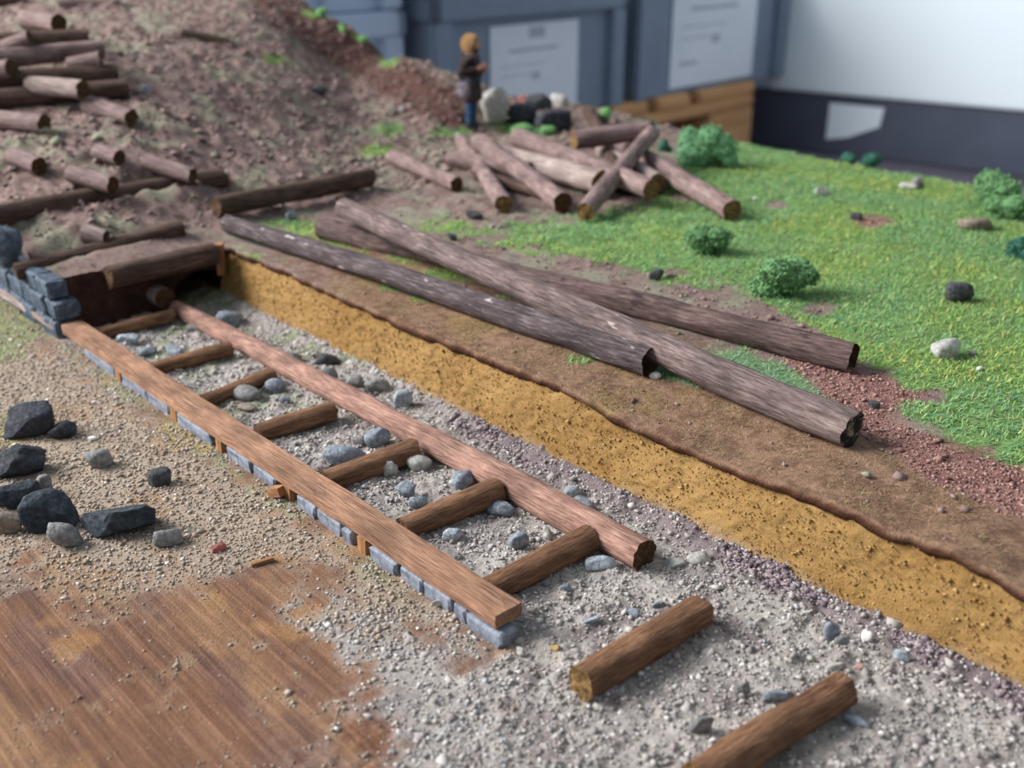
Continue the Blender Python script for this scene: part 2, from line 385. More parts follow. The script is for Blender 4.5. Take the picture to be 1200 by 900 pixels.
# ochre trench wall, continued as the dark red face of the mine mouth with a hole at its right
def trench_wall():
    a = np.linspace(S_M, .06, 420); rows = 46
    P = []; Cc = []
    for j, k in enumerate(np.linspace(-.08, 1.06, rows)):
        zz = lip_z(a)*k
        tt = .1982 + (LIP_T + .0012 - .1982)*k
        bump_ = .0007*fbm(a*160, zz*160, 0, 41, 3) + .0010*np.maximum(0, vnoise(a*520, zz*520, 0, 43) - .35) + .0003*vnoise(a*1100, zz*1100, 0, 4)
        x, y = xy(a, tt - bump_)
        P.append(np.stack([x, y, zz], -1))
        n = fbm(a*60, zz*90, 0, 44, 3); c = np.broadcast_to(srgb(150,117,69), (len(a), 3)).copy()
        c = mixc(c, srgb(138,104,56), sm(n, 0, .5)*.75); c = mixc(c, srgb(164,130,80), sm(-n, .1, .5)*.5)
        c = mixc(c, srgb(150,130,112), (1 - sm(k + .12*n, .05, .28))*.8)
        P_ = c; Cc.append(P_)
    P = np.array(P); me = arr_mesh('trench_wall', P.reshape(-1, 3), grid_faces(*P.shape[:2]), np.array(Cc).reshape(-1, 3))
    tag(link('trench_wall', me, M_OCHRE), 'rough ochre yellow face of the trench under the brown crust', kind='structure')
    b = np.linspace(.128, .2045, 110); rows = 40; P = []; Cc = []
    ztop = land(np.full_like(b, S_M), np.maximum(b, .134), True)
    for j, k in enumerate(np.linspace(-.06, 1, rows)):
        zz = ztop*k
        n = fbm(b*150, zz*150, 0, 51, 4)
        hole = sm(ell(b, zz, .191, .0065, .0115, .0078) + .12*n, 0, .12)
        ss = S_M + .0016*n + .0006 - .06*hole
        x, y = xy(ss, b); P.append(np.stack([x, y, zz], -1))
        c = np.broadcast_to(srgb(74,48,40), (len(b), 3)).copy(); c = mixc(c, srgb(52,34,30), sm(n, -.1, .4)); c = mixc(c, srgb(104,80,66), sm(-n, .15, .5)*.5)
        Cc.append(c)
    P = np.array(P); me = arr_mesh('mouth_face', P.reshape(-1, 3), grid_faces(*P.shape[:2]), np.array(Cc).reshape(-1, 3))
    tag(link('mouth_face', me, M_TERRAIN), 'dark red earth face at the mine mouth with a black hole on its right', kind='structure')
trench_wall()

# ------------------------------------------------------------------ base board: sand, gravel bed and bare wood grain
GRAVEL = [(70,395),(255,352),(1500,940),(1500,1200),(560,1200),(470,900),(455,830),(400,770),(372,728),(470,735),(585,752),(612,728)]
SAND = [(-200,200),(70,395),(330,575),(450,650),(600,745),(470,745),(370,735),(400,690),(320,660),(250,675),(190,690),(110,705),(50,665),(-200,650)]
def ground_masks(px, py, s, t):
    n = fbm(s*110, t*110, 0, 61, 4); n2 = fbm(s*30, t*30, 0, 63, 3)
    gr = sm(poly_sd(px, py, GRAVEL) + 60*n + 20*n2 + 30*fbm(s*260, t*260, 0, 66, 3), -34, 34)
    gr = np.where((t > .136) & (s > -.41), 1.0, gr)
    n5 = fbm(s*260, t*260, 0, 65, 3)
    sa = sm(poly_sd(px, py, SAND) + 60*n + 24*n2 + 34*n5, -46, 34)
    sa = np.maximum(sa, .8*sm(n + .5*n5, .18, .5)*sm(poly_sd(px, py, SAND), -260, -20))
    # brushed lengthwise, so bare wood shows again in streaks near the front
    mo = sm(.0035 + .008*n + .004*n2 - np.abs(t - .1255), -.003, .006)*sm(-s, .16, .20)*.75
    mo = np.maximum(mo, sm(ell(px, py, -8, 385, 62, 44) + .3*n, .0, .3)*1.3)
    mo = np.maximum(mo, sm(ell(px, py, 0, 510, 30, 30) + .3*n, .1, .4)*.7)
    tm = (t > .136)*sm(-s, .25, .33)*sm(n + .25*n2, -.05, .3)*.65
    return gr, sa, mo, tm, n, n2
def ground_z(s, t):
    tr = sm(t, .133, .137)
    z = .0002*fbm(s*300, t*300, 0, 71, 3) + tr*(.0012*fbm(s*140, t*140, 0, 73, 4) + .0005)
    z = z + np.maximum(tr, sm(s, -.17, -.13)*sm(t, .05, .10))*(.0016*np.maximum(0, fbm(s*260, t*260, 0, 75, 3)) + .0007*np.abs(vnoise(s*620, t*620, 0, 77)))
    z = z + tr*.0022*sm(t, .1925, .1995)
    return z
def base_board():
    s = np.r_[np.linspace(-.62, -.43, 90)[:-1], np.linspace(-.43, .0, 700), np.linspace(.0, .10, 40)[1:]]; t = np.r_[np.linspace(-.16, -.06, 40)[:-1], np.linspace(-.06, .2005, 380)]
    Sg, Tg = np.meshgrid(s, t); Z = ground_z(Sg, Tg); x, y = xy(Sg, Tg); px, py = proj(x, np.maximum(y, .03), 0*x)
    ok = (y > .03)
    gr, sa, mo, tm, n, n2 = ground_masks(px, py, Sg, Tg)
    c = np.broadcast_to(srgb(128,90,68), Sg.shape + (3,)).copy()
    g1 = fbm(Sg*14, Tg*420, 0, 81, 4); g2 = fbm(Sg*9, Tg*130, 0, 83, 3); g3 = fbm(Sg*60, Tg*90, 0, 85, 3)
    c = mixc(c, srgb(104,76,62), sm(g1, -.02, .4)*.85); c = mixc(c, srgb(172,134,96), sm(-g2, .08, .45)*.65)
    c = mixc(c, srgb(104,76,74), sm(g3, .0, .4)*.7)
    stain = sm(fbm(Sg*70, Tg*70, 0, 87, 3), .15, .5); c = mixc(c, srgb(190,144,88), stain*.6)
    bs = np.broadcast_to(srgb(166,151,135), c.shape).copy()
    bs = mixc(bs, srgb(156,124,94), sm(n2 + .5*n, .05, .45)*.8); bs = mixc(bs, srgb(186,168,146), sm(-n, .1, .5)*.5)
    c = c*(1 - sa[..., None]*.92) + bs*sa[..., None]*.92
    gg = np.broadcast_to(srgb(170,163,157), c.shape).copy()
    gg = mixc(gg, srgb(124,113,114), sm(n, 0, .5)*.75); gg = mixc(gg, srgb(190,185,177), sm(-n, .15, .5)*.6)
    c = c*(1 - gr[..., None]*.95) + gg*gr[..., None]*.95
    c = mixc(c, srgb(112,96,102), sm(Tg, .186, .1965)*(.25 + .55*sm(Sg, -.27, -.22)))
    c = mixc(c, srgb(128,146,92), np.minimum(mo, 1)*.75); c = mixc(c, srgb(196,158,76), mo*sm(n2 + .6*n, .15, .4)*.6*(1 - (px < 60)))
    c = mixc(c, srgb(128,142,96), tm)
    wood = np.clip(1 - np.maximum(np.maximum(sa*.95, gr), mo), 0, 1)
    me = arr_mesh('base_board', np.stack([x, y, Z], -1).reshape(-1, 3), grid_faces(*Sg.shape), c.reshape(-1, 3), wood.ravel())
    tag(link('base_board', me, M_GROUND), 'brown wood grain base board strewn with sand and gravel', kind='structure')
    # thickness of the board and the block under the model
    bm = bmesh.new(); q = [W(-.95, -.16), W(.10, -.16), W(.10, BOARD_T), W(-.95, BOARD_T)]
    lo = [bm.verts.new((v.x, v.y, -.27)) for v in q]; hi = [bm.verts.new((v.x, v.y, -.006)) for v in q]
    bm.faces.new(hi); bm.faces.new(lo[::-1])
    for i in range(4): bm.faces.new((lo[i], lo[(i+1) % 4], hi[(i+1) % 4], hi[i]))
    bm.normal_update()
    tag(link('model_plinth', bm_mesh('model_plinth', bm), mat_noise('plinth_board', [(.3, S(96,72,52)), (.7, S(130,100,74))], 30, .001), smooth=False), 'brown board block that carries the model landscape', kind='structure')
base_board()

# ------------------------------------------------------------------ loose grains (nobody could count them)
def scatter(name, pts, size, cols, shape='oct', seed=0, label='', cat='gravel', flat=.75, sink=.2, mat=None):
    rg = np.random.default_rng(seed); n = len(pts)
    BV, BF = (OCT_V, OCT_F) if shape == 'oct' else ICO[1]
    k = len(BV)
    V = BV[None]*(1 + (.42 if shape == 'oct' else .6)*rg.uniform(-1, 1, (n, k, 1)))
    V = V*np.stack([rg.uniform(.7, 1.3, n), rg.uniform(.7, 1.3, n), rg.uniform(.55, 1.05, n)*flat], -1)[:, None, :]
    a = rg.uniform(0, 2*np.pi, n); b = rg.uniform(-.6, .6, n)
    cb, sb = np.cos(b)[:, None], np.sin(b)[:, None]
    yy, zz = V[..., 1]*cb - V[..., 2]*sb, V[..., 1]*sb + V[..., 2]*cb
    ca, sa = np.cos(a)[:, None], np.sin(a)[:, None]
    V = np.stack([V[..., 0]*ca - yy*sa, V[..., 0]*sa + yy*ca, zz], -1)*size[:, None, None]
    V[..., 2] += (size*flat*(1 - sink*2))[:, None]*.6
    V = V + pts[:, None, :]
    F = (BF[None] + (np.arange(n)*k)[:, None, None]).reshape(-1, 3)
    C = np.repeat(cols[:, None, :], k, 1)
    me = arr_mesh(name, V.reshape(-1, 3), F, C.reshape(-1, 3))
    return tag(link(name, me, mat or M_GRAIN, smooth=False), label, cat, kind='stuff')
def pick(rg, n, pal, p=None, jit=.12):
    P = np.array([srgb(*c) for c in pal]); return P[rg.choice(len(P), n, p=p)]*(1 + jit*rg.standard_normal((n, 1)))
def ground_grains():
    rg = np.random.default_rng(4)
    def samp(n, s0, s1, t0, t1):
        s = rg.uniform(s0, s1, n); t = rg.uniform(t0, t1, n); x, y = xy(s, t); ok = y > .1
        s, t, x, y = s[ok], t[ok], x[ok], y[ok]; px, py = proj(x, y, 0*x); ok = (px > -60) & (px < 1290) & (py < 980)
        return s[ok], t[ok], x[ok], y[ok], px[ok], py[ok]
    s, t, x, y, px, py = samp(120000, -.404, .02, .04, .2005)
    gr = ground_masks(px, py, s, t)[0]; lump = sm(fbm(s*150, t*150, 0, 91, 3), -.35, .3)
    keep = rg.uniform(0, 1, len(s)) < gr*(.35 + .65*lump); s, t, x, y = s[keep], t[keep], x[keep], y[keep]
    n = len(s); z = ground_z(s, t); size = np.exp(rg.normal(math.log(.00034), .42, n))
    size = np.minimum(size, .0014)
    col = pick(rg, n, [(174,168,163),(162,155,150),(190,186,181),(144,135,132),(214,212,208),(152,141,140),(158,163,168)], [.28,.24,.19,.12,.03,.1,.04], .08)
    scatter('trench_gravel', np.stack([x, y, z], -1), size, col, 'oct', 1, 'loose pale grey gravel covering the trench floor and the ground past the track')
    s, t, x, y, px, py = samp(9000, -.404, .02, .05, .2005); gr = ground_masks(px, py, s, t)[0]
    keep = rg.uniform(0, 1, len(s)) < gr*sm(fbm(s*120, t*120, 0, 93, 3), -.25, .25)*.75; s, t, x, y = s[keep], t[keep], x[keep], y[keep]; n = len(s)
    scatter('gravel_lumps', np.stack([x, y, ground_z(s, t)], -1), np.minimum(np.exp(rg.normal(math.log(.0009), .3, n)), .0017), pick(rg, n, [(166,160,155),(152,145,141),(180,175,170),(140,132,130)], jit=.05), 'ico', 9, 'small pale grey lumps in the gravel of the trench floor', sink=.75)
    s, t, x, y, px, py = samp(150000, -.56, -.06, -.06, .131)
    gr, sa, mo, tm, n_, n2 = ground_masks(px, py, s, t)
    keep = rg.uniform(0, 1, len(s)) < np.maximum(sa*.85, .03 + .25*sm(n_, .15, .5)); s, t, x, y = s[keep], t[keep], x[keep], y[keep]
    n = len(s); bare = 1 - ground_masks(*proj(x, y, 0*x), s, t)[1]; size = np.minimum(np.exp(rg.normal(math.log(.00034), .42, n)), .0013)*(1 - .4*bare)
    col = pick(rg, n, [(172,158,143),(163,147,131),(150,134,118),(186,176,166),(138,126,118),(222,216,210),(162,137,126)], [.27,.26,.2,.12,.09,.02,.04], .07)
    scatter('beige_sand', np.stack([x, y, ground_z(s, t)], -1), size, col, 'oct', 2, 'coarse beige sand strewn over the board left of the track', 'sand')
ground_grains()
def land_grains():
    rg = np.random.default_rng(6)
    # crumbs on the hill, the crust and the mud
    s = rg.uniform(-.86, .02, 130000); t = rg.uniform(.136, BOARD_T - .004, 130000)
    ok = ~((s > S_M) & (t < LIP_T + .001)); s, t = s[ok], t[ok]; z = land(s, t); x, y = xy(s, t); px, py = proj(x, y, z)
    ok = (px > -50) & (px < 1260) & (py > -40); s, t, z, x, y, px, py = (q[ok] for q in (s, t, z, x, y, px, py))
    g, st, sp, mud = cover(px, py, s, t); hill = sm(-s, .40, .46)
    d = np.maximum(hill*.7*sm(fbm(s*90, t*90, 0, 95, 3), -.5, .3), np.maximum(mud*1.0, .06 + .4*sm(t, LIP_T + .05, LIP_T + .09)))*(1 - np.maximum(g, np.maximum(st, sp)))
    keep = rg.uniform(0, 1, len(s)) < d; s, t, z, x, y, mud, hill = (q[keep] for q in (s, t, z, x, y, mud, hill)); n = len(s)
    size = np.minimum(np.exp(rg.normal(math.log(.00045), .55, n)), .0026)*np.where(hill > .5, 1.3, .75)
    col = pick(rg, n, [(142,122,116),(130,108,103),(152,134,128),(108,86,82),(154,150,146),(140,138,120)], [.34,.26,.14,.1,.06,.1], .06)
    colm = pick(rg, n, [(156,120,112),(136,102,94),(168,136,126),(112,80,76)])
    col = np.where(mud[:, None] > .5, colm, col)
    scatter('soil_crumbs', np.stack([x, y, z], -1), size, col, 'oct', 3, 'crumbs of mauve brown earth on the hillside and along the bank', 'soil')
    N = 90000; s = rg.uniform(-.30, .03, N); t = rg.uniform(LIP_T + .01, .33, N); z = land(s, t); x, y = xy(s, t); px, py = proj(x, y, z)
    g, st, sp, mud = cover(px, py, s, t); keep = (px < 1250) & (rg.uniform(0, 1, N) < mud*.9*(1 - g)); s, t, z, x, y = (q[keep] for q in (s, t, z, x, y)); n = len(s)
    size = np.minimum(np.exp(rg.normal(math.log(.00026), .4, n)), .0008)
    scatter('red_crumbs', np.stack([x, y, z], -1), size, pick(rg, n, [(160,126,116),(142,106,98),(174,142,132),(122,88,82)], jit=.06), 'oct', 7, 'fine crumbs of red brown mud at the edge of the meadow', 'soil')
    N = 11000; s = rg.uniform(-.245, .02, N); t = rg.normal(.1958, .0022, N); ok = (t < .1992) & (t > .182) & (fbm(s*70, t*70, 0, 121, 3) > -.05); s, t = s[ok], t[ok]; n = len(s); x, y = xy(s, t)
    scatter('purple_grit', np.stack([x, y, ground_z(s, t)], -1), np.minimum(np.exp(rg.normal(math.log(.0004), .45, n)), .0014), pick(rg, n, [(142,128,132),(124,110,116),(160,148,149),(106,92,98)], jit=.06), 'oct', 13, 'purple grey grit banked against the foot of the ochre wall', 'grit')
    # grit standing out of the ochre wall
    n = 9000; s = rg.uniform(-.40, .02, n); k = rg.uniform(.12, 1.0, n); zz = lip_z(s)*k; t = .1982 + (LIP_T + .0012 - .1982)*k - .0003
    x, y = xy(s, t); size = np.minimum(np.exp(rg.normal(math.log(.00022), .45, n)), .0008)
    scatter('ochre_grit', np.stack([x, y, zz], -1), size, pick(rg, n, [(160,126,76),(146,112,62),(178,146,96)], jit=.06), 'oct', 5, 'ochre grit stuck to the rough yellow trench wall', 'grit', sink=.5)
land_grains()
def grass():
    rg = np.random.default_rng(8)
    N = 460000; s = rg.uniform(-.66, .03, N); t = rg.uniform(LIP_T + .004, BOARD_T, N)
    z = land(s, t, False); x, y = xy(s, t); px, py = proj(x, y, z)
    ok = (px > 300) & (px < 1460) & (py > -10); s, t, z, x, y, px, py = (q[ok] for q in (s, t, z, x, y, px, py))
    g, st, sp, mud = cover(px, py, s, t)
    m = np.maximum(np.maximum(g, st*.8), sp*.75); m = m*np.where(px < 560, .9, 1.0)
    tuft = sm(fbm(s*120, t*120, 0, 99, 3), -.6, .3)
    keep = rg.uniform(0, 1, len(s)) < m*(.45 + .55*tuft); s, t, x, y, px, py, st, g = (q[keep] for q in (s, t, x, y, px, py, st, g)); n = len(s)
    z = land(s, t)
    L = rg.uniform(.0012, .0031, n)*np.where(st > .3, .7, 1.0); wd = rg.uniform(.00009, .00019, n)
    a = rg.uniform(0, 2*np.pi, n); el = rg.uniform(.05, 1.0, n)
    d = np.stack([np.cos(a)*np.cos(el), np.sin(a)*np.cos(el), np.sin(el)], -1)
    d2 = d.copy(); d2[:, 2] -= .5; b2 = rg.uniform(-.6, .6, n); d2[:, 0] += b2*-np.sin(a); d2[:, 1] += b2*np.cos(a)
    sd_ = np.stack([-np.sin(a), np.cos(a), 0*a], -1)*wd[:, None]
    p0 = np.stack([x, y, z + .0001], -1); p1 = p0 + d*(L*.55)[:, None]; p2 = p1 + d2*(L*.5)[:, None]
    p2[:, 2] = np.maximum(p2[:, 2], z + .0003)
    V = np.stack([p0 - sd_, p0 + sd_, p1 - sd_*.8, p1 + sd_*.8, p2], 1)
    F = (np.array([[0, 1, 3], [0, 3, 2], [2, 3, 4]])[None] + (np.arange(n)*5)[:, None, None]).reshape(-1, 3)
    c = pick(rg, n, [(138,176,102),(116,160,94),(166,186,114),(108,156,116),(184,192,126),(168,154,116)], [.28,.26,.18,.17,.06,.05], .1)
    ct = pick(rg, n, [(130,164,118),(112,148,108),(150,176,128)], None, .08)
    c = np.where(st[:, None] > .3, ct, c)
    pt = sm(fbm(s*28, t*28, 0, 101, 3), -.3, .4); c = c*(1 - .0*pt[:, None]); c = c*np.stack([.88 + .3*pt, .95 + .08*pt, 1.1 - .3*pt], -1)
    me = arr_mesh('meadow_grass', V.reshape(-1, 3), F, np.repeat(c, 5, 0))
    tag(link('meadow_grass', me, M_BLADE, smooth=False), 'short matted green grass fibres on the meadow beside the trench', 'grass', kind='stuff')
    # dry brown fibres matted on the crust
    N = 60000; s = rg.uniform(-.40, .02, N); t = rg.uniform(LIP_T + .001, LIP_T + .06, N); z = land(s, t); x, y = xy(s, t); px, py = proj(x, y, z)
    g, st, sp, mud = cover(px, py, s, t)
    keep = (px < 1240) & (rg.uniform(0, 1, N) < (1 - np.maximum(np.maximum(g, mud), st))*.75*sm(fbm(s*90, t*90, 0, 111, 3), -.35, .3)); s, t, z, x, y, px = (q[keep] for q in (s, t, z, x, y, px)); n = len(s)
    L = rg.uniform(.0010, .0026, n); a = rg.uniform(0, 2*np.pi, n); el = rg.uniform(.0, .35, n); wd = .00009
    d = np.stack([np.cos(a)*np.cos(el), np.sin(a)*np.cos(el), np.sin(el)], -1); sd_ = np.stack([-np.sin(a), np.cos(a), 0*a], -1)*wd
    p0 = np.stack([x, y, z + .0001], -1); V = np.stack([p0 - sd_, p0 + sd_, p0 + d*L[:, None]], 1)
    c = pick(rg, n, [(156,128,102),(128,102,80),(176,150,112),(108,84,68),(142,142,96)], [.32,.25,.18,.15,.1])
    tag(link('dry_fibres', arr_mesh('dry_fibres', V.reshape(-1, 3), np.arange(n*3).reshape(-1, 3), np.repeat(c, 3, 0)), M_BLADE, smooth=False), 'dry brown grass fibres matted on the crust above the ochre wall', 'grass', kind='stuff')
    # moss fibres along the kerb and in the trench
    N = 26000; s = rg.uniform(-.52, -.16, N); t = rg.uniform(.06, .197, N); x, y = xy(s, t); px, py = proj(x, y, 0*x)
    gr, sa, mo, tm, n_, n2 = ground_masks(px, py, s, t); yel = sm(n2 + .6*n_, .15, .4)
    keep = rg.uniform(0, 1, N) < np.maximum(mo*.55, tm*.45); s, t, x, y, yel = (q[keep] for q in (s, t, x, y, yel)); n = len(s)
    L = rg.uniform(.0006, .0016, n); a = rg.uniform(0, 2*np.pi, n); el = rg.uniform(.1, 1.1, n); wd = .00013
    d = np.stack([np.cos(a)*np.cos(el), np.sin(a)*np.cos(el), np.sin(el)], -1); sd_ = np.stack([-np.sin(a), np.cos(a), 0*a], -1)*wd
    p0 = np.stack([x, y, ground_z(s, t)], -1); V = np.stack([p0 - sd_, p0 + sd_, p0 + d*L[:, None]], 1)
    F = np.arange(n*3).reshape(-1, 3)
    c = pick(rg, n, [(130,160,90),(150,168,96),(104,144,92)]); c = np.where((yel > rg.uniform(.2, 1.2, n))[:, None], srgb(196,164,60), c)
    tag(link('moss', arr_mesh('moss', V.reshape(-1, 3), F, np.repeat(c, 3, 0)), M_BLADE, smooth=False), 'green and yellow moss fibres along the kerb and between the rungs', 'moss', kind='stuff')
grass()

# ------------------------------------------------------------------ logs
def log_arrays(L, r0, r1, seed, sides=22, rings=None, bend=.0, rough=.08, flat=None):
    rings = rings or max(10, int(L/.0022)); rings = min(rings, 90)
    th = np.linspace(0, 2*np.pi, sides, endpoint=False); zz = np.linspace(0, 1, rings)
    T, Z = np.meshgrid(th, zz); R = r0 + (r1 - r0)*Z
    cx, sy = np.cos(T), np.sin(T)
    n = fbm(cx*1.6 + seed*3.1, sy*1.6, Z*L*40, seed, 3)*rough*1.3 + vnoise(cx*5 + seed, sy*5, Z*L*90, seed+9)*rough*.8 + vnoise(seed*5.0, 0, Z*L*60, seed)*rough*.5
    R = R*(1 + n)
    bx = bend*np.sin(Z*np.pi) + .25*bend*vnoise(seed*2.2, 1.0, Z*3.0, seed); by = .6*bend*vnoise(3.3, seed*1.7, Z*2.5, seed+3)
    X = cx*R; Y = sy*R
    if flat is not None: Y = np.maximum(Y, -flat*R)
    X = X + bx; Y = Y + by; ZZ = Z*L
    jit = vnoise(cx*2.5 + seed, sy*2.5, 0, seed+5)*r0*.16
    ZZ[0] += jit[0]; ZZ[-1] += jit[-1]
    return np.stack([X, Y, ZZ], -1)
def make_log(p0, p1, r0, r1, mat, seed, label, group=None, name='log', cut=M_CUT_DK, cat='log', bend=0.0, rough=.08, sides=22, flat=None, parent=None, ends=(0, 1), capmats=None, caplab=None, hollow=()):
    d = p1 - p0; L = d.length; q = d.to_track_quat('Z', 'Y')
    # local Y as close to world up as possible
    zax = d.normalized(); xax = Vector((0, 0, 1)).cross(zax) * -1; xax.normalize(); yax = zax.cross(xax)
    if yax.z < 0: yax = -yax; xax = -xax
    M = Matrix(((xax.x, yax.x, zax.x, p0.x), (xax.y, yax.y, zax.y, p0.y), (xax.z, yax.z, zax.z, p0.z), (0, 0, 0, 1)))
    A = log_arrays(L, r0, r1, seed, sides, None, bend, rough, flat); nr = A.shape[0]
    V = A.reshape(-1, 3); i = np.arange(nr*sides).reshape(nr, sides); j = np.roll(i, -1, 1)
    F = np.stack([i[:-1], j[:-1], j[1:], i[1:]], -1).reshape(-1, 4)
    me = arr_mesh(name, V, F); o = link(name, me, mat, parent, True, M)
    if parent is None: tag(o, label, cat, group)
    for e in ends:
        ring = A[0 if e == 0 else -1]; c = ring.mean(0); sgn = -1 if e == 0 else 1
        rr = [ring, c + (ring - c)*.8, c + (ring - c)*.4]
        nz = vnoise(ring[:, 0]*900, ring[:, 1]*900, seed)*r0*.14
        hw = r0*1.3 if e in hollow else 0.0; c = c - np.array([0, 0, sgn*hw]); rr[1][:, 2] -= sgn*hw*.85; rr[2][:, 2] -= sgn*hw
        rr[1][:, 2] += sgn*(-.0002 + nz*.6) ; rr[2][:, 2] += sgn*(.0001 + np.roll(nz, 5)*.6)
        VV = np.concatenate(rr + [c[None]]); m_ = sides; ff = []
        for k in range(2):
            for a in range(sides):
                b = (a+1) % sides; ff += [(k*m_+a, k*m_+b, (k+1)*m_+b), (k*m_+a, (k+1)*m_+b, (k+1)*m_+a)]
        for a in range(sides): ff.append((2*m_+a, 2*m_+(a+1) % sides, 3*m_))
        ff = np.array(ff)
        if e == 0: ff = ff[:, ::-1]
        ce = link('cut_end', arr_mesh('cut_end', VV, ff), (capmats or {}).get(e, cut), o, False)
        if caplab and e in caplab: ce['label'] = caplab[e]
    return o

G_POLE = 'long poles lying on the meadow'
R = .0037
make_log(on(266,262,.0042), on(762,424,.0046), .0038, .0046, M_POLE_DARK, 1, 'dark grey long pole nearest the trench, its right end hollow and rotten', G_POLE, 'pole', M_CUT, 'pole', .0012, .09, 26, capmats={1: M_CUT_DK}, caplab={1: 'hollow rotten yellow brown end'}, hollow=(1,))
make_log(on(403,243,.0160), on(1000,504,.0048), .0042, .0051, M_POLE_GREY, 2, 'longest grey brown pole lying on top, its right end charred black', G_POLE, 'pole', M_CUT, 'pole', -.0015, .09, 26, capmats={1: M_CUT_BLACK}, caplab={1: 'charred black end with a pale core'})
make_log(on(377,269,.0040), on(1000,420,.0042), .0046, .0047, M_POLE_BROWN, 3, 'dark brown long pole lying partly under the grey one, farthest from the trench', G_POLE, 'pole', M_CUT_DK, 'pole', .001, .1, 26, hollow=(1,))
make_log(on(252,243,.0050), on(434,208,.0058), .0046, .0046, M_LOG_DK, 4, 'lone dark brown log lying crosswise at the foot of the hill behind the poles', None, cut=M_CUT_DK)
G_PILE = 'logs in the tumbled heap on the meadow'
PILE = [((459,184),.0045,(535,216),.0042,.0046,M_LOG,'short brown log lying apart at the left of the heap',M_CUT_DK),
 ((541,166),.0065,(590,239),.0045,.0048,M_LOG,'thinner brown log of the heap, second from the left, with a pale front end',M_CUT),
 ((561,166),.0125,(660,237),.0050,.0056,M_LOG,'thick brown log of the heap leaning down to the right with a brown front end',M_CUT_DK),
 ((528,186),.0050,(620,201),.0050,.0055,M_LOG,'dark log at the bottom of the heap crossing under the others at the left',M_CUT_DK),
 ((575,180),.0060,(705,214),.0075,.0072,M_LOG_PALE,'wide pale split log in the middle of the heap with a white streak',M_CUT),
 ((606,160),.0150,(762,222),.0100,.0056,M_LOG,'long brown log of the heap running under the leaning log',M_CUT),
 ((672,164),.0185,(760,153),.0215,.0060,M_LOG,'brown log lying level on top of the heap with a pale broken left end',M_CUT),
 ((686,249),.0050,(764,156),.0210,.0050,M_LOG,'brown log leaning up to the right across the front of the heap',M_CUT),
 ((722,166),.0110,(858,247),.0050,.0056,M_LOG,'brown log at the right of the heap reaching out onto the grass',M_CUT),
 ((706,178),.0090,(770,214),.0070,.0054,M_LOG_PALE,'short pale ended log under the leaning log of the heap',M_CUT),
 ((660,195),.0035,(752,222),.0040,.0046,M_LOG_DK,'dark log almost hidden at the bottom of the heap at the right',M_CUT_DK),
 ((690,130),.0050,(722,205),.0100,.0048,M_LOG_DK,'dark log at the back of the heap under the level one',M_CUT_DK),
 ((560,205),.0030,(640,228),.0036,.0036,M_LOG_DK,'thin dark log in the shade under the heap',M_CUT_DK)]
for k, (a, ha, b, hb, r, m, lab, cut) in enumerate(PILE):
    make_log(on(*a, ha), on(*b, hb), r*.88, r*.86, m, 20 + k, lab, G_PILE, cut=cut, bend=.0006)

# cribwork on the hill: long logs across, short butts sticking out towards the viewer
G_LONG = 'long logs laid across the hill terraces'; G_BUTT = 'short log butts sticking out of the hill'
LONGS = [((18,319),.0036,(216,266),.0034,.0040,M_LOG_DK,'lowest terrace log just above the mine mouth lintel, thin and brown'),
 ((-30,258),.0062,(262,208),.0040,.0054,M_LOG_DK,'long terrace log across the hill foot behind two short butts'),
 ((-40,120),.0060,(150,103),.0060,.0058,M_LOG_DK,'lowest long log of the stack at the upper left'),
 ((-40,95),.0110,(138,86),.0100,.0056,M_LOG_DK,'second lowest long log of the stack at the upper left, in shade'),
 ((-40,72),.0170,(120,57),.0150,.0056,M_LOG,'middle long log of the stack at the upper left, its top lit'),
 ((-40,52),.0200,(104,44),.0180,.0056,M_LOG_DK,'topmost long dark log of the stack at the upper left'),
 ((-30,5),.0040,(30,-3),.0040,.0056,M_LOG_DK,'dark log at the top left corner above the stack'),
 ((70,6),.0020,(140,4),.0020,.0060,M_LOG,'half buried log near the top of the hill'),
 ((212,42),.0010,(268,52),.0005,.0050,M_LOG_DK,'half buried dark log alone on the upper hill slope'),
 ((118,166),-.0010,(160,182),-.0010,.0026,M_LOG_DK,'thin stick bedded in the soil of the hill')]
for k, (a, ha, b, hb, r, m, lab) in enumerate(LONGS[:-1]):
    if k < 2:
        s0, t0, z0, s1, t1, z1, r = CARVE[k]
        make_log(W(s0, t0, z0), W(s1, t1, z1), r, r, m, 40 + k, lab, G_LONG, cut=M_CUT_DK, bend=.0005); continue
    make_log(on(*a, ha), on(*b, hb), r*.86, r*.86, m, 40 + k, lab, G_LONG, cut=M_CUT_DK, bend=.0005)
BUTTS = [((98,272),(124,279),.0046,.0043,'stub of log resting on the lowest terrace log above the lintel'),
 ((82,203),(132,217),.0085,.0047,'thick butt over the long terrace log, left one of the pair'),
 ((170,189),(226,206),.0080,.0047,'thick butt over the long terrace log, right one of the pair'),
 ((16,183),(46,195),.0050,.0050,'butt low at the left edge of the hill, level with the small butt'),
 ((114,178),(140,185),.0044,.0046,'small butt above the pair over the long terrace log'),
 ((-12,139),(52,145),.0060,.0055,'butt at the left margin just below the log stack'),
 ((102,122),(154,138),.0050,.0055,'butt standing free to the right below the log stack'),
 ((36,100),(97,105),.0120,.0058,'brightly lit butt in the front of the log stack with a round dark end'),
 ((82,79),(119,72),.0150,.0064,'butt at the right of the log stack under the middle long log'),
 ((-14,85),(14,80),.0170,.0062,'butt at the left margin in the log stack'),
 ((6,58),(37,46),.0230,.0060,'butt on the log stack leaning up to the right'),
 ((30,23),(69,28),.0200,.0062,'topmost butt of the log stack')]
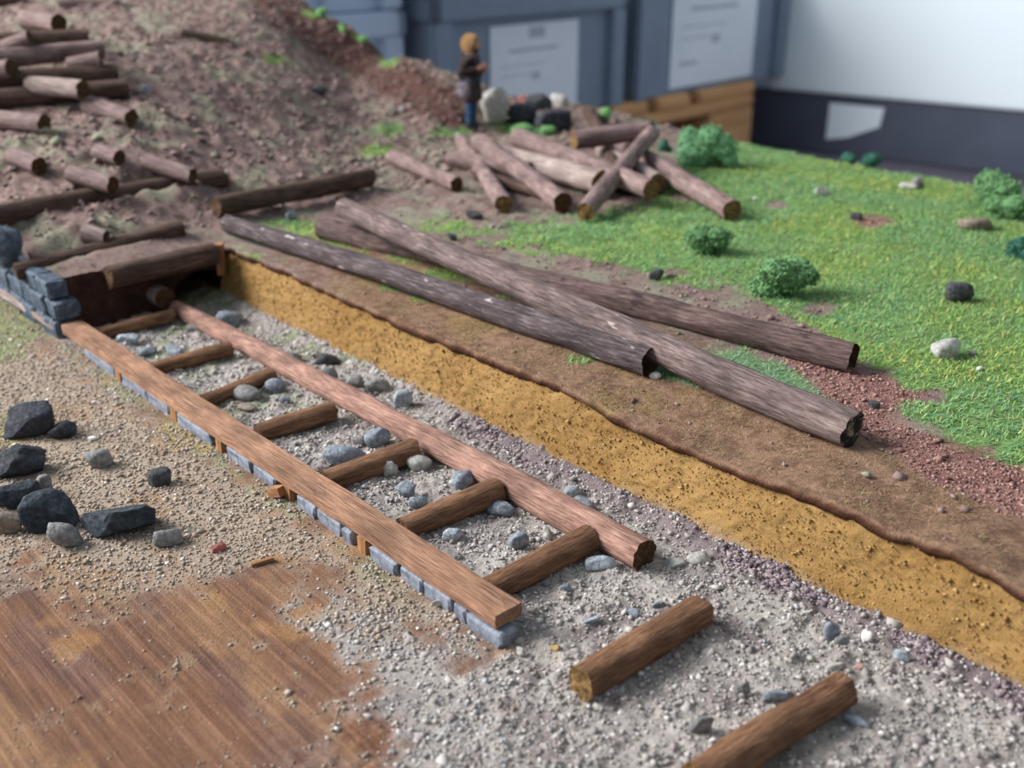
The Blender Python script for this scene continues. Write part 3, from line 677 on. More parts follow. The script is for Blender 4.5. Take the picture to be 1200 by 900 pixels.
for k, (a, b, h, r, lab) in enumerate(BUTTS):
    make_log(on(*a, h*.75), on(*b, h), r*.82, r*.80, M_LOG_PALE if lab.startswith(('bright', 'stub')) else M_LOG, 60 + k, lab, G_BUTT, 'log_butt', cut=M_CUT_DK)  # the brightly lit butt takes paler bark: its light put into the colour

# mine mouth: lintel, post, projecting stub
make_log(W(S_M + .0055, .1500, .0212), W(S_M + .0055, .1960, .0222), .0047, .0046, M_LOG_DK, 80, 'thick dark brown lintel log over the mine mouth', None, 'lintel_log', M_CUT_DK, rough=.1)
make_log(W(S_M - .030, .1715, .0082), W(S_M + .0085, .1705, .0086), .0043, .0042, M_LOG_PALE, 81, 'pale stub of round log poking out of the mine mouth above the rail', None, 'log_butt', M_CUT_DK)
def chip(name, p0, p1, wdt, thk, mat, label, cat, seed, parent=None, up=Vector((0, 0, 1)), group=None, nl=10):
    """rough sawn piece of wood between two points"""
    d = p1 - p0; L = d.length; z = d.normalized(); x = up.cross(z); x.normalize(); y = z.cross(x)
    M = Matrix(((x.x, y.x, z.x, p0.x), (x.y, y.y, z.y, p0.y), (x.z, y.z, z.z, p0.z), (0, 0, 0, 1)))
    prof = [(-1, -1), (-.33, -1.02), (.33, -.98), (1, -1), (1.02, -.1), (1, 1), (.4, 1.03), (-.3, .98), (-1, 1), (-1.02, 0)]
    n = len(prof); zz = np.linspace(0, 1, nl); V = []
    for k in zz:
        for i, (a, b) in enumerate(prof):
            j = vnoise(k*L*120, i*3.7, seed)*.09; j2 = vnoise(k*L*150, i*2.9 + 50, seed)*.09
            V.append(((a*(1+j))*wdt/2, (b*(1+j2))*thk/2, k*L))
    F = []
    for r in range(nl-1):
        for i in range(n): F.append((r*n+i, r*n+(i+1) % n, (r+1)*n+(i+1) % n, (r+1)*n+i))
    me = bpy.data.meshes.new(name); me.from_pydata(V, [], F + [tuple(range(n))[::-1], tuple((nl-1)*n + i for i in range(n))]); me.update()
    o = link(name, me, mat, parent, False, M)
    if parent is None: tag(o, label, cat, group)
    return o
chip('wooden_post', W(S_M + .004, .1992, .012), W(S_M + .0045, .1990, .0255), .0042, .003, M_WOODCHIP, 'short orange wooden post at the right end of the lintel log', 'post', 82, up=Vector((1, 0, 0)))

# ------------------------------------------------------------------ ladder track
lad = tag(empty('ladder_track', W(-.27, .153, .0)), 'wooden ladder track of two rails and seven rungs lying in the trench', 'track')
lm = lad.matrix_world.copy(); lad_in = Matrix.Translation(lad.location).inverted()
def local(p): return p - lad.location
rail_l = chip('flat_rail', local(W(-.3995, .1318, .0062)), local(W(-.1478, .1326, .0062)), .0078, .0036, M_RAIL_L, None, None, 90, lad, nl=60)
rail_l['label'] = 'flat sawn left rail set on the stone kerb'
rr_ = make_log(local(W(-.3985, .1742, .0040)), local(W(-.1455, .1764, .0044)), .0035, .0044, M_RAIL_R, 91, None, name='round_rail', parent=lad, cut=M_CUT_DK, rough=.10, bend=.0004, sides=26)
rr_['label'] = 'rounded pinkish right rail'
RUNGS = [((122,387),(203,369),.0026),((182,429),(270,408),.0028),((240,466),(320,439),.0026),((308,503),(391,481),.0034),((390,558),(487,527),.0034),((480,613),(584,574),.0035),((577,686),(690,631),.0036)]
for k, (a, b, r) in enumerate(RUNGS):
    pa_, pb_ = at(*a, .0040), at(*b, .0042); pa_ = pa_ + (pa_ - pb_)*.08; pa_.z -= .0012
    make_log(local(pa_), local(pb_), r, r*1.04, M_RUNG, 100 + k, None, name='rung', parent=lad, cut=M_RUNG, rough=.12)
make_log(at(679,801,.0040), at(822,716,.0040), .0036, .0037, M_RUNG, 110, 'loose wooden rung lying on the gravel just past the end of the ladder track', None, 'loose_rung', M_CUT, 'rung', rough=.12, capmats={0: M_CUT})
make_log(at(815,915,.0042), at(988,808,.0042), .0039, .0038, M_RUNG, 111, 'loose wooden rung nearest the viewer, cut by the lower edge of the picture', None, 'loose_rung', M_CUT, 'rung', rough=.12)

# ------------------------------------------------------------------ stones
def rock_mesh(name, dims, seed, cuts=9, sub=3, rough=.05, depth=(.55, .85)):
    """broken stone: a squarish blob chiselled by random planes, then roughened"""
    rg = np.random.default_rng(seed); V, F = ICO[sub]; V = V.copy()
    if cuts > 3:
        V = V/((np.abs(V)**4).sum(1)**.25)[:, None]
        q = rg.standard_normal((3, 3))*.14 + np.eye(3); V = V @ q; V /= np.abs(V).max()
    for _ in range(cuts):
        n = rg.standard_normal(3); n /= np.linalg.norm(n); h = (V @ n).max(); dd = h*rg.uniform(.62, .86)
        k = np.maximum(0, V @ n - dd); V = V - k[:, None]*n
    V = V - (V.max(0) + V.min(0))/2; V = V/np.abs(V).max(0)
    nn = fbm(V[:, 0]*3 + seed, V[:, 1]*3, V[:, 2]*3, seed, 4); n2 = fbm(V[:, 0]*9 + seed, V[:, 1]*9, V[:, 2]*9, seed + 1, 2)
    V = V*(1 + rough*1.0*nn[:, None] + rough*.7*n2[:, None])
    V = V*np.array(dims)/2*.95
    return arr_mesh(name, V, F)
def stone(p, dims, kind, seed, label, cat='stone', group=None, rz=None, cuts=9, sub=3, name='stone', smooth=False, tilt=.0, sink=.12, rough=.05, parent=None):
    rg = random.Random(seed)
    o = link(name, rock_mesh(name, dims, seed, cuts, sub, rough), ROCK[kind], parent, smooth)
    o.location = p + Vector((0, 0, dims[2]*(.5 - sink))); o.rotation_euler = (tilt, 0, rg.uniform(0, 6.28) if rz is None else rz)
    if parent is None: tag(o, label, cat, group)
    return o
def px_dims(w, h, p):
    """true width, depth and height of a stone that spans w x h pixels seen from above at an angle"""
    q = px_size(p); a = math.asin((CAM_H - p.z)/p.length) if p.length > CAM_H else .5
    dp = min(.6*w, .55*h/max(math.sin(a), .15)); hh = max((h - dp*math.sin(a)*.75)/math.cos(a), .6*h)
    return (w*q, dp*q, hh*q*1.14)
def px_size(p): return ((p.y*CP - (p.z - CAM_H)*SP) / FOC)
# dark boulders on the sand, left
BOULD = [(37,492,64,46,'black','angular black boulder with a shiny lower corner, rearmost of the boulder group',9,.1),
 (75,503,34,26,'black','small round black boulder right beside the rearmost boulder',3,0),
 (26,539,62,44,'black','flat topped black boulder at the left edge below the rearmost one',8,0),
 (116,538,34,26,'grey','single grey stone lying on the sand right of the boulder group',8,0),
 (188,559,29,24,'dark','round charcoal stone lying alone on the sand, nearest the ladder track',4,0),
 (16,578,62,38,'blueblack','blue black slab at the left edge between two boulders',8,0),
 (54,568,18,24,'grey','tiny grey stone wedged between the boulders',6,0),
 (60,598,68,52,'blueblack','blue black boulder in the middle with a grey stone before it',8,.1),
 (140,602,90,54,'blueblack','largest boulder, blue black and jagged, at the right of the group',8,0),
 (8,611,40,32,'brown','pale brownish grey stone at the left edge in front of the slab',7,0),
 (78,626,40,36,'grey','grey cube like stone in front of the boulders',6,0),
 (197,628,36,26,'grey','grey stone at the lower right of the largest boulder',7,0),
 (257,641,20,11,'red','small brick red stone on the sand',6,0),
 (109,513,13,7,'white','flat white chip on the sand',3,0)]
for k, (u, v, wd, h, kd, lab, cuts, tl) in enumerate(BOULD):
    p = at(u, v + h*.35, 0); d = px_dims(wd, h, p)
    big = wd > 50
    stone(p, d, kd, 337 + k, lab, 'rock', None, rz=.25 + .3*((k*7) % 5)/5, cuts=cuts + (6 if big else 0), sub=4 if big else 3, name='boulder' if big else 'stone', tilt=tl, rough=.07 if big else .04)
# stones among the gravel of the trench, each told by its place
STONES = [(150,398,30,18,'bluelt','jagged pale blue stone just past the first rung beside the flat rail'),
 (174,412,22,13,'blue','blue grey stone before the second rung close to the flat rail'),
 (204,411,26,14,'blue','flat blue grey stone lying against the back of the second rung'),
 (230,384,24,11,'grey','flat grey stone between the first two rungs beside the round rail'),
 (269,374,36,22,'blue','teal grey block behind the round rail at the far end of the trench'),
 (287,460,46,24,'grey','smooth oval grey pebble leaning against the third rung'),
 (323,453,26,21,'blue','rough blue stone beside the oval pebble near the round rail'),
 (334,469,15,11,'blue','small blue stone in front of the oval pebble'),
 (290,477,28,14,'brown','brown chunk in front of the oval pebble'),
 (405,533,54,30,'blue','largest blue grey stone, lying between the fourth and fifth rungs'),
 (443,514,34,27,'blue','rounded blue stone between the fourth and fifth rungs beside the round rail'),
 (420,517,22,16,'grey','dark grey stone between the two big blue ones'),
 (384,441,27,23,'grey','round grey stone close behind the round rail, beside a hollow'),
 (384,422,28,18,'dark','dark stone under the ochre wall above the round grey one'),
 (415,448,26,19,'grey','grey stone behind the round rail, second of a row of three'),
 (443,453,31,20,'grey','wide flat grey stone behind the round rail, touching the ochre wall'),
 (472,470,24,26,'bluelt','bright two toned stone behind the round rail at the end of a row'),
 (364,438,22,17,'grey','grey stone half behind the round rail, first of a row'),
 (422,461,22,14,'grey','low grey stone against the round rail below a row of stones'),
 (340,421,32,20,'grey','lumpy grey stone under the ochre wall near the far end'),
 (500,499,18,11,'paleg','pale stone behind the round rail halfway along it'),
 (458,551,18,21,'paleg','pale upright stone just past the fifth rung'),
 (492,543,32,22,'paleg','pale rough stone just past the fifth rung beside the round rail'),
 (475,575,26,21,'blue','rough blue stone between the fifth and sixth rungs'),
 (490,588,25,18,'blue','round blue stone leaning on the sixth rung'),
 (543,564,28,24,'blue','blue stone on the far side of the sixth rung beside the round rail'),
 (586,596,36,21,'blue','twin lumped blue stone just past the sixth rung'),
 (530,627,25,19,'bluelt','pale blue stone just past the sixth rung close to the flat rail'),
 (608,637,24,27,'blue','upright blue stone before the seventh rung'),
 (641,627,12,18,'paleg','small pale stone before the seventh rung near the round rail'),
 (703,660,38,22,'bluelt','flat blue grey slab tucked beside the near end of the round rail'),
 (671,577,22,17,'bluelt','bright blue white stone behind the round rail near its near end'),
 (685,590,28,18,'blue','blue grey stone behind the round rail below the bright one'),
 (706,607,26,14,'grey','low grey stone behind the round rail next to its near end'),
 (820,656,30,21,'paleg','whitish stone at the foot of the ochre wall past the round rail'),
 (790,660,28,15,'paleg','pale flat lump beside the whitish stone at the wall foot'),
 (663,690,17,12,'blue','small blue chip between the track end and the slab'),
 (641,683,14,9,'grey','tiny grey chip close to the seventh rung'),
 (743,719,15,13,'blue','small blue stone on the gravel left of its twin, behind the loose rung'),
 (772,709,19,15,'blue','small blue stone beside the far end of the first loose rung'),
 (692,728,26,11,'bluelt','flat pale blue flake on the gravel between track end and loose rung'),
 (650,760,15,11,'tan','tan pebble on the gravel right of the flat rail end'),
 (973,741,20,23,'blue','upright blue stone near the ochre wall past the loose rungs'),
 (988,751,26,15,'grey','grey stone right next to the upright blue one'),
 (1015,748,14,16,'white','small white stone near the ochre wall'),
 (978,782,24,17,'paleg','pale stone just behind the end of the nearest loose rung'),
 (1007,782,13,10,'pink','tiny pink stone near the end of the nearest loose rung'),
 (1056,768,20,16,'bluelt','pale blue stone by the wall foot farthest to the right'),
 (912,818,42,19,'blue','flat blue slab beside the nearest loose rung'),
 (870,808,22,16,'grey','grey stone left of the flat blue slab'),
 (1004,848,34,15,'blue','blue grey flat stone to the right of the nearest loose rung'),
 (820,851,30,20,'grey','blurred grey stone at the left of the nearest loose rung'),
 (945,718,13,5,'white','small white chip at the foot of the ochre wall'),
 (610,764,12,9,'paleg','pale pebble in front of the kerb end'),
 (505,690,12,10,'tan','tan pebble against the near part of the kerb'),
 (513,706,16,9,'paleg','pale flake against the near part of the kerb')]
for k, (u, v, wd, h, kd, lab) in enumerate(STONES):
    p = at(u, v + h*.3, .0006); d = px_dims(wd, h, p)
    sm_ = 'oval' in lab or 'round' in lab.split()[0]
    stone(p, d, kd, 400 + k, lab, 'stone', None, rz=.5*math.sin(k*2.1), cuts=2 if sm_ else 8, sub=3, smooth=sm_, rough=.02 if sm_ else .07)
MST = [(1123,343,36,28,'dark','dark grey block of stone on the meadow at the right',7),
 (1106,409,36,26,'paleg','pale weathered stone on the meadow near the right edge',8),
 (964,224,20,13,'paleg','pale round stone far back on the meadow',4),
 (1064,218,22,9,'paleg','flat pale stone at the back of the meadow beside a grey one',4),
 (1075,215,14,14,'grey','grey stone at the back of the meadow touching a flat pale one',5),
 (1142,262,40,18,'brown','brownish wedge of stone in the grass beside the right hand bush',6),
 (1003,254,16,10,'dark','small dark stone at the bare earth patch in the meadow',6),
 (769,322,18,15,'dark','dark stone in the grass behind the long poles',6),
 (787,322,16,8,'brown','brown clod in the grass touching the dark stone',6),
 (768,440,15,10,'white','white pebble at the hollow end of the dark pole',3),
 (1024,474,14,11,'dark','grey stone on the red mud right of the charred pole end',6),
 (884,233,6,5,'white','white speck of stone in the grass right of the log heap',3),
 (1148,432,10,7,'white','white speck of stone in the grass below the pale weathered stone',3),
 (1140,414,10,6,'grey','tiny grey stone right of the pale weathered stone',4),
 (556,252,20,13,'dark','small dark stone on the bare soil in front of the heap',6),
 (530,278,12,10,'dark','small black stone on the soil behind the grey pole',6),
 (342,254,14,12,'blue','blue grey stone in the grass above the dark pole',5),
 (580,128,34,44,'paleg','tall pale grey rock leaning beside the standing person',5),
 (612,136,40,26,'black','black rock right of the tall pale rock',8),
 (648,145,44,30,'black','black rock heap piece nearest the log heap',8),
 (632,122,34,22,'dark','dark grey rock on top of the black rocks',8),
 (655,120,22,18,'paleg','small pale rock behind the black rocks',6),
 (615,118,16,12,'red','reddish rock behind the black rocks',6),
 (172,106,15,12,'blue','blue stone on the hill slope right of the log stack',5),
 (372,107,24,13,'dark','dark stone on the upper hill slope',6),
 (1188,226,14,8,'grey','grey stone at the back right edge of the meadow',5)]
for k, (u, v, wd, h, kd, lab, cuts) in enumerate(MST):
    p = on(u, v + h*.36, 0); d = px_dims(wd, h*1.05, p)
    stone(p, d, kd, 500 + k, lab, 'rock' if wd > 30 else 'stone', None, rz=.4*math.sin(k*1.7), cuts=cuts, sub=3, rough=.06, tilt=.0, sink=.14)

# ------------------------------------------------------------------ stone kerb under the flat rail
kerb = tag(empty('stone_kerb', W(-.27, .129, 0)), 'low kerb of blue grey stone blocks under the flat rail', 'kerb')
def block_mesh(dims, seed, name='block'):
    bm = bmesh.new(); bmesh.ops.create_cube(bm, size=1.0)
    bmesh.ops.subdivide_edges(bm, edges=bm.edges[:], cuts=1, use_grid_fill=True)
    bmesh.ops.scale(bm, vec=dims, verts=bm.verts)
    bmesh.ops.bevel(bm, geom=[e for e in bm.edges if len(e.link_faces) == 2 and e.calc_face_angle(0) > 1], offset=min(dims)*.12, segments=1, affect='EDGES')
    rg = random.Random(seed)
    for v in bm.verts: v.co += Vector((rg.uniform(-1, 1)*dims[0], rg.uniform(-1, 1)*dims[1], rg.uniform(-1, 1)*dims[2]))*.045
    return bm_mesh(name, bm)
rng = random.Random(5); s_ = -.397
kb = [((105,418),(134,444)),((143,449),(171,470)),((173,471),(199,487)),((216,493),(251,522)),((273,534),(300,553)),((302,555),(330,573)),
      ((357,590),(379,606)),((380,607),(411,626)),((413,627),(426,635)),((447,648),(478,670)),((480,672),(505,691)),((507,692),(536,715)),((541,717),(558,727)),((560,728),(610,750))]
for k, (a, b) in enumerate(kb):
    sa = ST(at(*a, 0))[0]; sb = ST(at(*b, 0))[0]; L = sb - sa - .0004
    o = link('block', block_mesh((L, .0058, .0044), 600 + k), ROCK['curb'], kerb, False)
    p = W((sa + sb)/2, .1312 + .0003*rng.uniform(-1, 1), .0018) - kerb.location
    o.location = p; o.rotation_euler = (0, 0, math.atan2(AX[1], AX[0]) + rng.uniform(-.02, .02))
for k, (u, v) in enumerate([(138,447),(208,491),(262,528),(346,582),(437,642)]):
    s0 = ST(at(u, v, 0))[0]; p = W(s0, .1302, 0) - kerb.location
    o = chip('peg', p + Vector((0, 0, -.001)), p + Vector((0, 0, .0043)), .0038, .0036, M_WOODCHIP, None, None, 620 + k, kerb, up=Vector((AX[0], AX[1], 0)), nl=4); o['label'] = 'orange wooden peg between the blocks'
chip('wood_chip', W(-.242, .1266, .0012), W(-.2375, .1276, .0030), .0032, .0026, M_WOODCHIP, 'reddish wood chip lying against the kerb halfway along', 'chip', 640, nl=5)
chip('wood_chip', at(294,662,.0006), at(320,654,.0008), .0012, .0008, M_WOODCHIP, 'thin orange wood splinter on the sand right of the red stone', 'chip', 641, nl=5)

# ------------------------------------------------------------------ retaining wall at the left of the mine mouth
ret = tag(empty('retaining_wall', W(-.43, .131, 0)), 'dark blue cast stone retaining wall left of the mine mouth', 'wall')
rg = random.Random(9); k = 0
for row, z0, hh in ((0, 0, .0080), (1, .0082, .0076), (2, .0160, .0072)):
    s0 = -.4060 + .004*(row == 1)
    while s0 > -.62:
        L = rg.uniform(.010, .017); 
        o = link('block', block_mesh((L, .0085 + rg.uniform(-.001, .001), hh), 650 + k), ROCK['wall'], ret, False); k += 1
        o.location = W(s0 - L/2, .1322 - .0003*row + rg.uniform(-.0006, .0006), z0 + hh/2 - (.0008 if row == 0 else 0)) - ret.location
        o.rotation_euler = (0, 0, math.atan2(AX[1], AX[0]) + rg.uniform(-.04, .04)); s0 -= L + .0006
chip('plank', at(-30,322,.0040), at(68,384,.0040), .0030, .0024, M_LOG_PALE, 'pale weathered plank along the foot of the dark blue retaining wall', 'plank', 700, nl=24)
chip('plank', at(-30,279,.0205), at(26,308,.0215), .0040, .0028, M_LOG_PALE, 'short pale plank on top of the retaining wall at the left edge', 'plank', 701, nl=12)
chip('wooden_post', at(30,367,-.001), at(30,355,.0045), .0046, .0040, M_LOG_DK, 'brown wooden stump holding the plank at the wall foot', 'post', 702, up=Vector((1, 0, 0)), nl=5)
UPB = [(8,296,44,54,'wall','dark blue stone standing at the left margin above the retaining wall')]
for k, (u, v, wd, h, kd, lab) in enumerate(UPB):
    p = on(u, v + 8, 0); q = px_size(p); stone(p, (wd*q, wd*q*.8, h*q), kd, 720 + k, lab, 'stone', rz=.3, cuts=10, sink=.2, name='standing_stone')

# ------------------------------------------------------------------ bushes of green flock
def bush(name, u, v, wd, h, pal, seed, label, lobes=5, n=1500, fuzz=True):
    n = int(n*1.6); rg = np.random.default_rng(seed); p = on(u, v + h*.42, 0); q = px_size(p); Wd, Hh = wd*q, h*q
    cen = []; rad = []
    for i in range(lobes):
        a = rg.uniform(0, 6.28); rr = rg.uniform(.1, .62) if i else 0
        f = rg.uniform(.34, .52) if lobes > 1 else .85
        cen.append((math.cos(a)*rr*Wd/2, math.sin(a)*rr*Wd*.4, Hh*(.34 + .30*rg.uniform(-1, 1)*(1 if i else .3)))); rad.append(f)
    cen = np.array(cen); rad = np.array(rad)
    Vs, Fs, Cs, off = [], [], [], 0
    P = np.array([srgb(*c) for c in pal])
    BV, BF = ICO[3]                                 # soft lumpy core
    for c, r in zip(cen, rad):
        nn = fbm(BV[:, 0]*3 + c[0]*900, BV[:, 1]*3, BV[:, 2]*3, seed, 3)
        V = BV*np.array([Wd*.5, Wd*.42, Hh*.62])*r*(1 + .42*nn[:, None])*.9 + c
        Vs.append(V); Fs.append(BF + off); off += len(V); Cs.append(np.broadcast_to(P[0]*.9, V.shape))
    # crumbs of flock over the lobes
    k = rg.integers(0, lobes, n); d = rg.standard_normal((n, 3)); d /= np.linalg.norm(d, axis=1)[:, None]
    nn = fbm(d[:, 0]*3 + k*3.3, d[:, 1]*3, d[:, 2]*3, seed + 5, 3)
    pos = cen[k] + d*np.array([Wd*.5, Wd*.42, Hh*.62])*(rad[k]*(1 + .42*nn)*rg.uniform(.8, 1.08, n))[:, None]
    sz = rg.uniform(.5, 1.3, n)*Wd*.017
    V = OCT_V[None]*(1 + .5*rg.uniform(-1, 1, (n, 6, 1)))*sz[:, None, None] + pos[:, None, :]
    Vs.append(V.reshape(-1, 3)); Fs.append((OCT_F[None] + (np.arange(n)*6)[:, None, None]).reshape(-1, 3) + off); off += n*6
    cc = P[rg.integers(0, len(P), n)]*(1 + .15*rg.standard_normal((n, 1))); Cs.append(np.repeat(cc, 6, 0))
    V = np.concatenate(Vs); V[:, 2] = np.maximum(V[:, 2], -.0008)
    o = link(name, arr_mesh(name, V, np.concatenate(Fs), np.clip(np.concatenate(Cs), 0, 1)), M_FOAM, None, False)
    o.location = p
    return tag(o, label, 'bush')
GRN = [(118,164,122),(104,150,110),(134,178,132),(122,168,116)]; DRK = [(64,108,92),(54,96,84),(78,124,104)]; LGT = [(128,174,114),(140,186,124),(114,160,102)]; MID = [(108,148,102),(96,136,92),(124,162,114),(114,154,100)]
bush('bush', 820, 170, 76, 60, GRN, 1, 'tall many lobed green bush right of the log heap', 7, 2200)
bush('bush', 852, 187, 36, 28, GRN, 2, 'low green bush at the right foot of the tall bush', 3, 900)
bush('bush', 829, 279, 72, 46, MID, 3, 'green bush on the meadow right of the log heap, left of the nearest bush', 5, 2400)
bush('bush', 922, 328, 88, 50, MID, 4, 'dark green rounded bush nearest the viewer on the meadow', 5, 3000)
bush('bush', 1163, 222, 82, 40, MID, 5, 'large green bush by the right edge, rear one of two', 5, 1900)
bush('bush', 1184, 243, 62, 34, MID, 6, 'green bush by the right edge in front of the large one', 4, 1700)
bush('bush', 1194, 287, 52, 34, DRK, 7, 'dark blue green bush cut by the right edge', 4, 1500)
bush('bush', 993, 183, 30, 20, DRK, 8, 'left one of two dark green bushes at the back edge', 3, 800)
bush('bush', 1017, 188, 40, 22, DRK, 9, 'right one of two dark green bushes at the back edge', 3, 900)
bush('bush', 707, 135, 28, 22, LGT, 10, 'small light green bush behind the log heap', 3, 800)
bush('bush', 754, 145, 34, 22, DRK, 11, 'dark green bush behind the end of the level log', 3, 800)
bush('bush', 777, 169, 24, 22, DRK, 12, 'dark green bush between the leaning log and the tall bush', 3, 700)
bush('bush', 612, 152, 50, 18, LGT, 13, 'low bright green bush in front of the black rocks', 4, 900)
bush('bush', 640, 153, 30, 18, LGT, 14, 'low bright green bush touching the log heap', 3, 700)
bush('bush', 376, 14, 22, 18, LGT, 15, 'green tuft on the ridge of the hill, highest', 2, 500)
bush('bush', 402, 33, 18, 14, LGT, 16, 'green tuft on the ridge of the hill, second highest', 2, 400)
bush('bush', 426, 45, 28, 16, LGT, 17, 'green tuft on the ridge of the hill, lowest', 2, 500)

# ------------------------------------------------------------------ the standing figure (real size skeleton, scaled to the model)
def skin_body(name, verts, edges, radii, sub=2, root=0):
    me = bpy.data.meshes.new(name); me.from_pydata(verts, edges, []); me.update()
    o = bpy.data.objects.new(name, me); COL.objects.link(o)
    md = o.modifiers.new('skin', 'SKIN'); md.use_smooth_shade = True
    for i, v in enumerate(me.skin_vertices[0].data):
        r = radii[i]; v.radius = r if isinstance(r, tuple) else (r, r); v.use_root = (i == root)
    ms = o.modifiers.new('sub', 'SUBSURF'); ms.levels = sub; ms.render_levels = sub
    dg = bpy.context.evaluated_depsgraph_get(); dg.update()
    res = bpy.data.meshes.new_from_object(o.evaluated_get(dg)); res.name = name
    bpy.data.objects.remove(o); return res
def person():
    SC = .0565/1.78; p = on(552, 152, 0)
    root = tag(empty('person', p, math.radians(-12)), 'person with golden hair, dark jacket and blue trousers standing beside the tall pale rock', 'person')
    root.scale = (SC*1.22, SC*1.22, SC)
    skin, nt, b = nmat('painted_skin', .5); b.inputs['Base Color'].default_value = (*srgb(206,150,120), 1)
    hairm = mat_noise('golden_hair', [(.35, S(190,128,58)), (.65, S(246,198,120))], 30, .01, .35, spec=.5)
    jac = mat_noise('dark_brown_cloth', [(.3, S(74,62,62)), (.7, S(106,92,92))], 8, .02, .8)
    tro = mat_noise('blue_cloth', [(.3, S(42,78,120)), (.7, S(84,128,170))], 9, .02, .8)
    boot = mat_noise('dark_leather', [(.3, S(28,28,36)), (.7, S(52,50,56))], 10, .01, .6)
    cl = mat_noise('lilac_cloth', [(.3, S(150,138,150)), (.7, S(186,174,184))], 8, .02, .8)
    red = mat_noise('dull_red_hem', [(.3, S(120,66,66)), (.7, S(150,92,88))], 8, .01, .8)
    # the figure faces +X; near side of the viewer is -Y
    V = [(0,0,.93),(0,0,1.10),(.01,0,1.28),(.0,0,1.42),(.02,0,1.52),(.045,0,1.62),(.04,0,1.71),
         (0,-.095,.90),(.02,-.10,.50),(0,-.10,.09),(.13,-.11,.04),
         (0,.095,.90),(.01,.10,.50),(-.01,.10,.09),(.12,.11,.04),
         (0,-.19,1.40),(-.10,-.27,1.16),(.17,-.17,1.22),(.235,-.13,1.255),
         (0,.19,1.40),(-.13,.27,1.17),(.10,.19,1.12),(.165,.13,1.15)]
    E = [(0,1),(1,2),(2,3),(3,4),(4,5),(5,6),(0,7),(7,8),(8,9),(9,10),(0,11),(11,12),(12,13),(13,14),(3,15),(15,16),(16,17),(17,18),(3,19),(19,20),(20,21),(21,22)]
    Rr = [.13,.12,(.13,.16),(.10,.13),.055,.105,.09, .09,.062,.045,.04, .09,.062,.045,.04, .06,.048,.036,.04, .06,.048,.036,.04]
    body = skin_body('body', V, E, Rr); link('body', body, skin, root)
    # hands: five fingers each curling
    for hx, hy, hz, sg in ((.235,-.13,1.255,1),(.165,.13,1.15,-1)):
        for fi in range(5):
            if fi < 4:
                y0 = hy + sg*.0; z0 = hz + .028 - .018*fi; l = (.034,.038,.035,.028)[fi]
                vv = [(hx, y0, z0), (hx+.04, y0 + sg*.012, z0), (hx+.04+l, y0 + sg*.03, z0-.006), (hx+.045+l, y0 + sg*.055, z0-.012)]
            else: vv = [(hx-.01, hy, hz+.03), (hx+.015, hy + sg*.015, hz+.055), (hx+.045, hy + sg*.03, hz+.062)]
            link('finger', skin_body('finger', vv, [(i, i+1) for i in range(len(vv)-1)], [.0095]*(len(vv)-1) + [.0075], 1), skin, root)
    # jacket and trousers follow the body
    Vj = [V[i] for i in (0,1,2,3,15,16,17,19,20,21)] + [(0,0,.62),(.015,0,1.50)]
    Ej = [(0,1),(1,2),(2,3),(3,4),(4,5),(5,6),(3,7),(7,8),(8,9),(0,10),(3,11)]
    link('jacket', skin_body('jacket', Vj, Ej, [.185,.17,(.175,.20),(.15,.175),.09,.075,.06,.09,.075,.06,.185,.10]), jac, root)
    aa = np.linspace(0, 2*np.pi, 24, endpoint=False); rowsk = [(.60,.185,.215),(.615,.20,.23),(.75,.185,.215),(.90,.17,.205),(1.02,.15,.185),(1.06,.10,.12)]
    Vs = np.array([[rx*(1 + .05*math.cos(5*a))*math.cos(a), ry*(1 + .05*math.cos(5*a))*math.sin(a), z] for z, rx, ry in rowsk for a in aa]); ik = np.arange(144).reshape(6, 24); jk = np.roll(ik, -1, 1)
    link('coat_skirt', arr_mesh('coat_skirt', Vs, np.stack([ik[:-1], jk[:-1], jk[1:], ik[1:]], -1).reshape(-1, 4)), jac, root)
    Vt = [V[i] for i in (0,7,8,9,11,12,13)]
    link('trousers', skin_body('trousers', Vt, [(0,1),(1,2),(2,3),(0,4),(4,5),(5,6)], [.14,.108,.085,.070,.108,.085,.070]), tro, root)
    for sy in (-1, 1):
        link('boot', skin_body('boot', [(-.02,sy*.105,.20),(0,sy*.105,.07),(.08,sy*.11,.052),(.16,sy*.115,.045)], [(0,1),(1,2),(2,3)], [.07,.066,.055,.045]), boot, root)
    # cloth bag at the hip with a red hem, hair, beard, face
    bm = bmesh.new(); bmesh.ops.create_icosphere(bm, subdivisions=3, radius=1)
    for v in bm.verts: v.co = Vector((v.co.x*.12 - .06, v.co.y*.05 - .205, v.co.z*.17 + .80 - .03*(v.co.x)))
    link('hip_cloth', bm_mesh('hip_cloth', bm), cl, root)
    bm = bmesh.new(); bmesh.ops.create_icosphere(bm, subdivisions=2, radius=1)
    for v in bm.verts: v.co = Vector((v.co.x*.205, v.co.y*.235, v.co.z*.03 + .605))
    link('hem', bm_mesh('hem', bm), red, root)
    V0, F0 = ICO[4]; V0 = V0.copy(); keep = ~((V0[:, 0] > .45) & (V0[:, 2] < .45) & (np.abs(V0[:, 1]) < .62))
    n = fbm(V0[:, 0]*6, V0[:, 1]*6, V0[:, 2]*2, 3, 3); Vh = V0*np.array([.165, .150, .185])*(1 + .05*n[:, None])
    Vh[~keep] *= .62; Vh[:, 2] = np.where(V0[:, 2] < -.4, Vh[:, 2]*1.25, Vh[:, 2]); Vh += np.array([.015, 0, 1.665])
    link('hair', arr_mesh('hair', Vh, F0), hairm, root)
    hd = np.array([.05, 0, 1.63])
    Vf = V0*np.array([.105, .095, .135]); Vf[:, 0] += .0*Vf[:, 2]; link('face', arr_mesh('face', Vf + hd, F0), skin, root)
